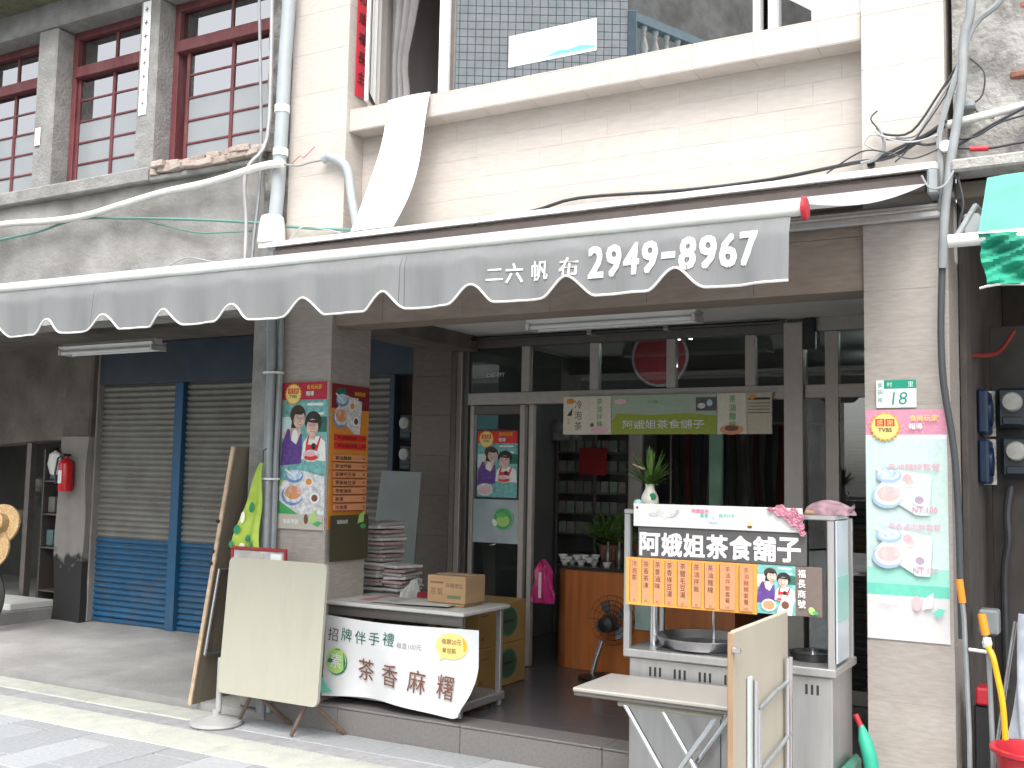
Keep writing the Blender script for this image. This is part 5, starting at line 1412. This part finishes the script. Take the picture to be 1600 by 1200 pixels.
tag(MB().lathe((-3.33, 2.08, .928), [(.0, 0), (.02, 0), (.035, .035), (.03, .035), (0, .006)], 12).build('bowl', white_pl, smooth=True), 'single white cup on the counter beside the cart', 'cup')
# pink bag hanging at the counter corner
pb = thing('plastic_bag', 'pink plastic bag hanging at the counter corner by the door', 'bag', (-3.72, 1.79, .65))
MB().grid(lambda u, v: (-3.725 + (u - .5) * (.20 - .05 * v + .02 * math.sin(v * 9)) * (1 if v < .7 else 1 - (v - .7) * 2.9), 1.79 - .045 * math.sin(u * math.pi) * math.sin(min(1, v * 1.2) * 2.6) + .012 * math.sin(u * 17 + v * 4), .655 + v * .33), 18, 14, 0, (0, .004, 0)).build('film', pink_p, pb, smooth=True)
P_ = Print(); P_.rect(0, .05, .025, .24, P_PKL); o = P_.build('pale_strip', pb); o.location = (-.012, -.062, .0)
# floor fan
fa = thing('floor_fan', 'black floor fan with silver neck beside the shop counter', 'fan', (-3.2, 1.72, .16))
MB().lathe((-3.22, 1.72, .162), [(.0, 0), (.15, 0), (.155, .015), (.06, .035), (0, .04)], 24).build('base', black_p, fa, smooth=True)
MB().tube([(-3.27, 1.70, .19), (-3.24, 1.70, .30), (-3.19, 1.70, .44)], [.016, .02, .02], 10).build('neck', chrome, fa, smooth=True)
MB().lathe((-3.15, 1.73, .56), [(.0, -.09), (.055, -.08), (.065, -.03), (.05, .0)], 16, axis='y').build('motor_housing', black_p, fa, smooth=True)
cage = MB()
for k in range(5): cage.lathe((-3.14, 1.75, .58), [(.035 * (k + 1), 0), (.035 * (k + 1) + .004, .004)], 28, axis='y', cap=False)
for k in range(14):
    a = k * math.pi / 7
    cage.tube([(-3.14, 1.752, .58), (-3.14 + .175 * math.cos(a), 1.752, .58 + .175 * math.sin(a))], .0018, 4)
cage.build('cage', black_p, fa)
for k in range(4):
    a = k * math.pi / 2 + .4
    MB().add([(-3.14 + r_ * math.cos(a + t_), 1.77 + .03 * t_, .58 + r_ * math.sin(a + t_)) for r_, t_ in ((.03, 0), (.14, -.25), (.155, .25), (.12, .6), (.03, .5))], [(0, 1, 2, 3, 4)]).build('blade', M('smoky_blade', (.10, .10, .11), .35), fa)
# rear shelves with goods
rk = thing('goods_rack', 'dim shelf rack with rows of packets at the back of the shop', 'shelf', (-4.25, 3.75, .16))
for xx in (-4.56, -4.16, -3.70): boxp('upright', xx, xx + .03, 3.6, 3.95, .163, 2.15, alu_dark, rk)
for k in range(9):
    z_ = .5 + k * .19
    boxp('shelf_board', -4.53, -3.70, 3.6, 3.95, z_, z_ + .015, alu_dark, rk, 0)
for k in range(5):
    for j in range(9):
        piece('packet', .075, .08, .105, (-4.49 + j * .088 + rnd.uniform(-.006, .006), 3.66, 1.07 + k * .19 + .054 + .015), (M('packet_green', (.16, .19, .15), .5, .2, 20, jit=.3), M('packet_dim', (.22, .21, .19), .5, .2, 20, jit=.3))[(j + k) % 2], rk, .004)
tag(MB().box(-4.28, -4.0, 3.54, 3.55, 1.63, 1.88, 0).build('red_cloth', M('dark_red_cloth', (.24, .012, .015), .8)), 'dark red cloth square hung before the shelf rack', 'cloth')
tag(MB().box(-4.55, -4.25, 3.52, 3.53, 1.95, 2.15, 0).build('wall_picture', M('picture_print', (.25, .24, .23), .5, .6, 14)), 'grey picture hanging above the shelf rack', 'picture')
tag(MB().box(-3.73, -3.60, 3.4, 3.46, .93, 2.2, .01).build('inner_post', alu), 'slim grey post behind the vase inside the shop', 'post')
tag(MB().box(-2.975, -2.865, 3.4, 3.46, .93, 2.25, .004).build('green_board', M('celadon_paint', (.20, .36, .25), .6)), 'pale green upright board inside the shop', 'board')
rl = thing('clothes_rail', 'rail of dark hanging garments at the back of the shop', 'clothes', (-2.7, 4.0, .16))
MB().tube([(-3.55, 4.0, 2.12), (-1.9, 4.0, 2.12)], .014, 8).build('rail', alu_dark, rl)
for xx in (-3.55, -1.9): MB().tube([(xx, 4.0, .165), (xx, 4.0, 2.12)], .014, 8).build('stand_post', alu_dark, rl)
gc = [(.02, .02, .022), (.08, .01, .012), (.03, .03, .035), (.11, .10, .10), (.015, .015, .02), (.07, .06, .04), (.13, .12, .12), (.04, .015, .015)]
for k in range(15):
    xx = -3.48 + k * .108
    m_ = M('garment_%d' % (k % 8), gc[k % 8], .9, .2, 8, .1, 30)
    MB().grid(lambda u, v: (xx + (u - .5) * .10 + .012 * math.sin(v * 6 + k), 3.98 + .06 * math.sin(u * 3.14) - .12 * (u - .5), 1.2 + .1 * math.sin(k * 1.7) + v * (.9 - .1 * math.sin(k * 1.7))), 6, 6, 0, (0, .02, 0)).build('garment', m_, rl, smooth=True)
dk = thing('display_table', 'dark display table heaped with goods inside the shop', 'table', (-2.5, 3.0, .16))
boxp('tabletop', -3.0, -1.95, 2.75, 3.3, 1.20, 1.23, black_p, dk)
for xx in (-2.98, -2.0): boxp('leg', xx, xx + .04, 2.78, 3.27, .163, 1.2, black_p, dk)
for k in range(16):
    c_ = (-2.92 + (k % 8) * .125 + rnd.uniform(-.02, .02), 2.85 + .18 * (k // 8), 1.23)
    s_ = rnd.uniform(.045, .085)
    o = tag(MB().lathe(c_, [(.0, 0), (s_ * .9, .0), (s_, s_ * .5), (s_ * .7, s_), (0, s_ * 1.2)], 9, sx=1.2).build('wrapped_gift', [M('gift_dark', (.04, .045, .04), .5), M('gift_red', (.30, .02, .02), .3), M('gift_olive', (.12, .12, .06), .5), M('gift_grey', (.22, .22, .22), .4)][(k * 3) % 4]),
            None, 'gift', 'wrapped gifts heaped on the display table')
    o['label'] = ('first', 'second', 'third', 'fourth', 'fifth', 'sixth', 'seventh', 'eighth')[k % 8] + ' wrapped gift from the left in the ' + ('front', 'rear')[k // 8] + ' row inside the shop'
def pot_plant(label, x_, y_, z_, n_, L_):
    t_ = thing('pot_plant', label, 'plant', (x_, y_, z_))
    MB().lathe((x_, y_, z_), [(.0, 0), (.06, 0), (.08, .12), (.07, .12), (0, .1)], 14).build('pot', brick_r, t_)
    m_ = MB()
    for k in range(n_):
        an, el = rnd.uniform(0, 6.28), rnd.uniform(.1, 1.4)
        d = Vector((math.cos(an) * math.cos(el), math.sin(an) * math.cos(el), math.sin(el)))
        s_ = Vector((x_, y_, z_ + .12)) + d * L_ * rnd.uniform(.2, .9)
        sd_ = d.cross(Vector((rnd.uniform(-1, 1), rnd.uniform(-1, 1), 1))).normalized() * .022
        e_ = s_ + d * .08
        m_.add([s_, (s_ + e_) / 2 - sd_, e_, (s_ + e_) / 2 + sd_], [(0, 1, 2, 3)])
    m_.build('foliage', leaf, t_)
pot_plant('leafy pot plant on the counter before the shelf rack', -3.62, 2.75, .928, 120, .26)
pot_plant('second pot plant behind the bowls on the counter', -3.55, 3.2, .928, 120, .3)
for (x_, y_, lab) in ((-3.42, 2.3, 'glass bottle on the counter nearest the bowls'), (-3.36, 2.38, 'glass bottle on the counter behind the first'), (-3.2, 2.25, 'short dark jar on the counter near the cart')):
    tag(MB().lathe((x_, y_, .928), [(.0, 0), (.03, 0), (.032, .1), (.012, .14), (.012, .18), (0, .18)], 12).build('bottle', M('bottle_glass', (.08, .07, .05), .15), smooth=True), lab, 'bottle')
# interior ceiling lamps, lit
for (x_, y_, lab) in ((-2.95, 2.45, 'lit ceiling lamp inside the shop seen through the middle transom'), (-1.35, 3.4, 'lit ceiling lamp inside the shop seen through the right transom'), (-1.7, 4.9, 'lit ceiling lamp deep inside the shop at right')):
    t_ = thing('ceiling_lamp', lab, 'lamp', (x_, y_, 2.72), 'lit lamps on the shop ceiling')
    boxp('housing', x_ - .10, x_ + .10, y_ - .3, y_ + .3, 2.765, 2.80, white_p, t_)
    for dx in (-.05, .05): MB().tube([(x_ + dx, y_ - .28, 2.745), (x_ + dx, y_ + .28, 2.745)], .013, 8).build('tube', tubeon, t_)
rsn = thing('round_sign', 'red round hanging sign inside the shop behind the transom', 'sign', (-3.35, 3.2, 2.35))
MB().lathe((-3.35, 3.2, 2.66), [(.0, -.01), (.24, -.01), (.24, .01)], 30, axis='y').build('disc', M('sign_red', (.5, .05, .07), .4), rsn)
MB().lathe((-3.35, 3.2, 2.66), [(.24, -.012), (.26, -.012), (.26, .012), (.24, .012)], 30, axis='y', cap=False).build('rim', P_LV, rsn)
# slatted blind behind the right side glass
bd = thing('slatted_blind', 'grey slatted blind behind the right side panes of the shopfront', 'blind', (-1.1, 2.05, .2))
for k in range(38): piece('slat', .90, .012, .034, (-1.09, 2.05, .25 + k * .046), slat_in, bd, .003, (R(18), 0, 0))
tag(MB().lathe((-1.71, 2.4, 1.2), [(0, 0), (.06, .02), (.08, .12), (.05, .25), (.03, .4), (0, .42)], 10).build('hanging_bag', M('dull_green_bag', (.10, .13, .09), .7, .4, 14)), 'dull green bag hanging behind the narrow right pane', 'bag')

# ================================================================ LEFT BACKGROUND THINGS
fe = thing('fire_extinguisher', 'red fire extinguisher hung on the dirty pier at far left', 'extinguisher', (-9.09, 1.70, 1.37))
MB().lathe((-9.09, 1.70, 1.37), [(.0, 0), (.066, 0), (.072, .012), (.072, .27), (.05, .315), (.022, .33), (.022, .35), (0, .35)], 20).build('cylinder', red_ext, fe, smooth=True)
MB().box(-9.12, -9.06, 1.64, 1.73, 1.72, 1.745, .004).build('valve', black_p, fe)
MB().tube([(-9.09, 1.63, 1.75), (-9.05, 1.58, 1.80)], .007, 6).build('lever', black_p, fe)
MB().tube([(-9.12, 1.68, 1.735), (-9.17, 1.66, 1.70), (-9.175, 1.64, 1.55), (-9.16, 1.64, 1.44)], .010, 8).build('hose', black_p, fe, smooth=True)
lb = MB(); lb.grid(lambda u, v: (-9.09 + .0735 * math.cos(R(-130 + 60 * u)), 1.70 + .0735 * math.sin(R(-130 + 60 * u)), 1.45 + v * .13), 6, 1); lb.build('label_sticker', P_W, fe)
wbg = MB().lathe((-9.29, 1.72, 1.52), [(.0, .0), (.06, .02), (.10, .12), (.08, .22), (0, .26)], 12, sx=1.0, sy=.5)
tag(wbg.build('white_hat', white_pl, smooth=True), 'white cloth hat hanging left of the fire extinguisher', 'hat')
def hat(label, c, r, tilt):
    t_ = thing('straw_hat', label, 'hat', c, 'straw hats at the left edge')
    b_ = MB().lathe((0, 0, 0), [(r, .0), (r * .98, .02), (r * .55, .03), (r * .5, .12), (r * .3, .15), (0, .155)], 28, axis='y')
    b_.v = [(p[0], -p[1], p[2]) for p in b_.v]
    b_.build('weave', straw, t_, smooth=True, local=True)
    MB().lathe((0, -.03, 0), [(r * .53, 0), (r * .515, -.05)], 24, axis='y').build('hat_band', M('hat_band_brown', (.20, .07, .05), .8), t_, local=True)
    t_.rotation_euler = tilt
hat('upper straw hat at the left edge', (-9.0, .95, 1.06), .20, (R(-15), 0, R(20)))
hat('lower straw hat with wide brim at the left edge', (-9.03, .86, .86), .21, (R(-5), R(12), R(25)))
whl = thing('bicycle_wheel', 'dark wheel standing at the far left edge', 'wheel', (-9.25, .98, .07))
MB().lathe((-9.25, .98, .40), [(.26, -.02), (.30, -.025), (.32, 0), (.30, .025), (.26, .02), (.26, -.02)], 32, axis='y', cap=False).build('tyre', rubber, whl, smooth=True)
MB().lathe((-9.25, .98, .40), [(.235, -.012), (.262, -.014), (.262, .014), (.235, .012), (.235, -.012)], 32, axis='y', cap=False).build('rim', galv, whl)
for k in range(10):
    a = k * math.pi / 5
    MB().tube([(-9.25, .98, .40), (-9.25 + .245 * math.cos(a), .98, .40 + .245 * math.sin(a))], .003, 4).build('spoke', galv, whl)
gs = thing('glass_cabinet', 'dim glass cabinet with shelves inside the far left shop', 'cabinet', (-9.65, 2.2, .2))
for xx in (-9.92, -9.36): boxp('post', xx, xx + .03, 2.05, 2.5, .202, 1.8, alu_dark, gs)
for z_ in (.30, .75, 1.1, 1.45): boxp('shelf', -9.89, -9.36, 2.05, 2.5, z_, z_ + .02, alu_dark, gs)
for k in range(9): piece('jar', .10, .10, .17, (-9.82 + (k % 3) * .17, 2.15, .86 + .35 * (k // 3)), (M('jar_teal', (.10, .16, .17), .3, .2, 9, jit=.3), M('jar_grey', (.22, .22, .2), .4, .2, 9, jit=.3))[k % 2], gs, .01)
for k in range(5):
    tag(MB().lathe((-10.35 + (k % 2) * .2, 2.15 + .1 * k, 1.0 + .17 * k), [(0, 0), (.10, 0), (.13, .05), (.1, .13), (0, .15)], 12).build('basket', M('dull_goods_%d' % k, ((.16, .13, .1), (.05, .05, .05), (.2, .19, .17), (.09, .05, .04), (.12, .12, .1))[k], .8, .3, 12), smooth=True), ('brown', 'black', 'grey', 'dark red', 'topmost olive')[k] + ' basket hung in the far left doorway', 'basket', 'baskets in the far left doorway')
slb = MB().box(-10.6, -9.35, 1.35, 1.85, .2, .27, .01)
tag(slb.build('door_step', white_p), 'white slab lying at the far left doorway', 'slab')

# electricity meters
def meter(label, c, group, case, facing=0.0):
    t_ = thing('electric_meter', label, 'meter', c, group, facing)
    MB().box(-.075, .075, .0, .12, -.11, .11, .015).build('casing', case, t_, local=True)
    MB().lathe((0, 0, .03), [(.054, .01), (.054, -.03), (.045, -.042), (0, -.046)], 22, axis='y').build('dial_cover', dial, t_, smooth=True, local=True)
    MB().box(-.05, .05, -.012, .0, -.095, -.05, .005).build('terminal_cover', case, t_, local=True)
meter('upper electric meter on the dark wall behind the left column', (-5.09, 1.89, 2.0), 'meters behind the left column', meterbox)
meter('lower electric meter on the dark wall behind the left column', (-5.085, 1.89, 1.74), 'meters behind the left column', meterbox)
cable('dark conduit above the meters behind the left column', [(-5.05, 1.98, 2.1), (-5.05, 1.98, 2.5), (-5.02, 1.98, 2.8)], .018, cablek, 8, 'conduit', 'pipe')
meter('upper dark meter with round dial at the right edge', (-.44, 1.02, 2.03), 'meters at the right edge', meterbox)
meter('lower dark meter with round dial at the right edge', (-.425, 1.02, 1.76), 'meters at the right edge', meterbox)
for (z_, lab) in ((2.0, 'upper blue meter case seen edge-on behind the right column'), (1.73, 'lower blue meter case seen edge-on behind the right column')):
    t_ = thing('blue_meter', lab, 'meter', (-.598, .95, z_ - .12), 'blue meter cases behind the right column')
    MB().box(-.598, -.545, .82, 1.10, z_ - .12, z_ + .12, .012).build('casing', meterblue, t_)
    MB().box(-.598, -.53, 1.102, 1.115, z_ - .125, z_ + .13, .003).build('back_plate', P_LV, t_)
    MB().lathe((-.545, .95, z_), [(.08, 0), (.08, .012), (0, .02)], 18, axis='x').build('dial_cover', meterblue, t_, smooth=True)
mb_ = boxp('meter_board', -.56, -.2, 1.14, 1.16, .3, 2.5, M('dark_board', (.045, .04, .037), .8, .2, 8), rb)
cable('black cable curving down below the right edge meters', [(-.46, 1.1, 1.6), (-.48, 1.08, 1.45), (-.475, 1.06, 1.3), (-.50, 1.08, 1.1), (-.50, 1.1, .5)], .02, cablek, 8)
cable('dark red hose in the shade above the right edge meters', [(-.62, .6, 2.28), (-.5, .9, 2.32), (-.42, 1.0, 2.45)], .012, M('dull_red_hose', (.20, .02, .015), .5), 8, 'hose', 'hose')

# ================================================================ RIGHT EDGE: green awning, hand truck, brooms
ga = thing('green_awning', 'bright green netting awning rolled on a white tube at the right edge', 'awning', (.3, -.8, 2.3))
YG = -1.1
MB().grid(lambda u, v: (-.395 + u * 1.2 - .012 * v, YG + (1 - v) * 0 + v * .55, 2.54 + v * .36 + .008 * math.sin(u * 14)), 20, 8, 0, (0, .0, .004)).build('top_net', green_top, ga, smooth=True)
MB().grid(lambda u, v: (-.395 + u * 1.2 + .03 * (1 - v) + .004 * math.sin(v * 9), YG - .03 - .014 * math.sin(u * 46 + v * 5) * (1 - v * .4) - .010 * math.sin(v * 14 + u * 25) - .008 * math.sin(v * 33 - u * 60), 2.33 + .01 * math.sin(u * 20) * (1 - v) + v * .205), 60, 24, 0, (0, .004, 0)).build('valance', green_net, ga, smooth=True)
MB().tube([(-.50, YG, 2.525), (.9, YG, 2.525)], .026, 12).build('front_tube', white_pl, ga, smooth=True)
MB().tube([(-.39 + 1.2 * k / 40, YG - .034 - .014 * math.sin(1.2 * k / 40 * 38), 2.33 + .01 * math.sin(k / 2)) for k in range(41)], .005, 5).build('hem', white_pl, ga)
MB().tube([(-.46, .0, 2.86), (-.46, -.5, 2.80), (-.47, YG, 2.54)], .012, 8).build('arm', galv, ga)
boxp('wall_box', -.56, -.42, -.05, .04, 2.76, 2.88, galv, ga, .01)
ht = thing('hand_truck', 'grey tube hand truck with two orange grips by the right column', 'hand truck', (-.52, -.12, .0))
MB().tube([(-.585, -.14, 1.12), (-.575, -.14, 1.0), (-.56, -.16, .5), (-.56, -.18, .03)], .011, 8).build('frame_tube', galv, ht, smooth=True)
MB().tube([(-.49, -.16, .96), (-.475, -.16, .86), (-.465, -.16, .4), (-.465, -.18, .03)], .011, 8).build('frame_tube', galv, ht, smooth=True)
MB().tube([(-.555, -.16, .87), (-.46, -.16, .865)], .010, 8).build('crossbar', chrome, ht)
MB().tube([(-.592, -.14, 1.175), (-.58, -.14, 1.072)], .016, 12).build('grip', orange_p, ht, smooth=True)
MB().tube([(-.50, -.16, 1.03), (-.485, -.16, .94)], .018, 12).build('grip', orange_p, ht, smooth=True)
MB().lathe((-.48, -.16, .885), [(.018, 0), (.022, .02), (.016, .045)], 12).build('clamp', white_pl, ht)
for xx in (-.585, -.44): MB().lathe((xx, -.15, .075), [(.05, -.015), (.072, -.012), (.072, .012), (.05, .015)], 18, axis='x').build('wheel', rubber, ht)
cable('yellow hose hanging over the hand truck crossbar', [(-.475, -.175, .885), (-.455, -.20, .855), (-.438, -.20, .77), (-.42, -.2, .66), (-.412, -.2, .52), (-.41, -.2, .36), (-.42, -.2, .1), (-.42, -.2, .02)], .013, yellow_p, 8, 'hose', 'hose')
tag(MB().tube([(-.382, .1, .98), (-.52, .1, .11)], .009, 8).build('metal_rod', chrome, smooth=True), 'thin silver rod leaning at the right edge', 'rod')
bgm = MB()
bgm.grid(lambda u, v: (-.40 + .14 * (1 - v) * (u - .3) + .10 * u + .05 * v + .02 * math.sin(u * 9 + v * 4), .02 - .04 * math.sin(u * 3.14) + .01 * math.sin(v * 12), .40 + v * .62), 14, 16, 0, (0, .06, 0))
tag(bgm.build('sack', M('white_blue_sack', (.52, .56, .62), .6, .25, 9, .15, 25, dirt=(.25, .33, .5), dscale=6, damt=.6), smooth=True), 'white and blue plastic sack at the right edge', 'sack')
tb_ = thing('plastic_basin', 'red plastic basin at the bottom right corner', 'basin', (-.30, -.32, .0))
MB().lathe((-.28, -.32, .18), [(.0, 0), (.12, 0), (.165, .30), (.185, .31), (.185, .325), (.16, .325), (.115, .02), (0, .02)], 28).build('bowl', red_p, tb_, smooth=True)
MB().lathe((-.28, -.32, 0), [(.10, 0), (.12, .17), (.11, .18)], 16).build('stool_base', rubber, tb_)
tag(MB().box(-.56, -.50, .10, .25, .58, .66, .01).build('red_box', red_p), 'small red box in the shade behind the hand truck', 'box')
tag(MB().box(-.57, -.50, .12, .35, .10, .58, .01).build('dark_crate', black_p), 'dark crate under the small red box', 'crate')
tag(MB().box(-.56, -.47, .30, .42, .88, 1.0, .01).build('socket_box', galv), 'grey switch box on the shaded wall behind the hand truck', 'box')
um = thing('folded_umbrella', 'folded green umbrella with red handle between cart and right column', 'umbrella', (-.97, -.25, .0))
MB().tube([(-1.03, -.26, .545), (-1.005, -.26, .49)], .012, 10).build('handle', red_p, um, smooth=True)
MB().tube([(-1.005, -.26, .50), (-.99, -.26, .44), (-.968, -.26, .36), (-.95, -.26, .25), (-.94, -.26, .02)], [.012, .03, .034, .034, .02], 12).build('canopy', green_p, um, smooth=True)
tag(MB().box(-1.078, -1.03, -.42, -.12, .0, .34, .02).build('green_canister', M('dark_green_plastic', (.03, .16, .11), .4)), 'dark green canister beside the cart at bottom right', 'canister')
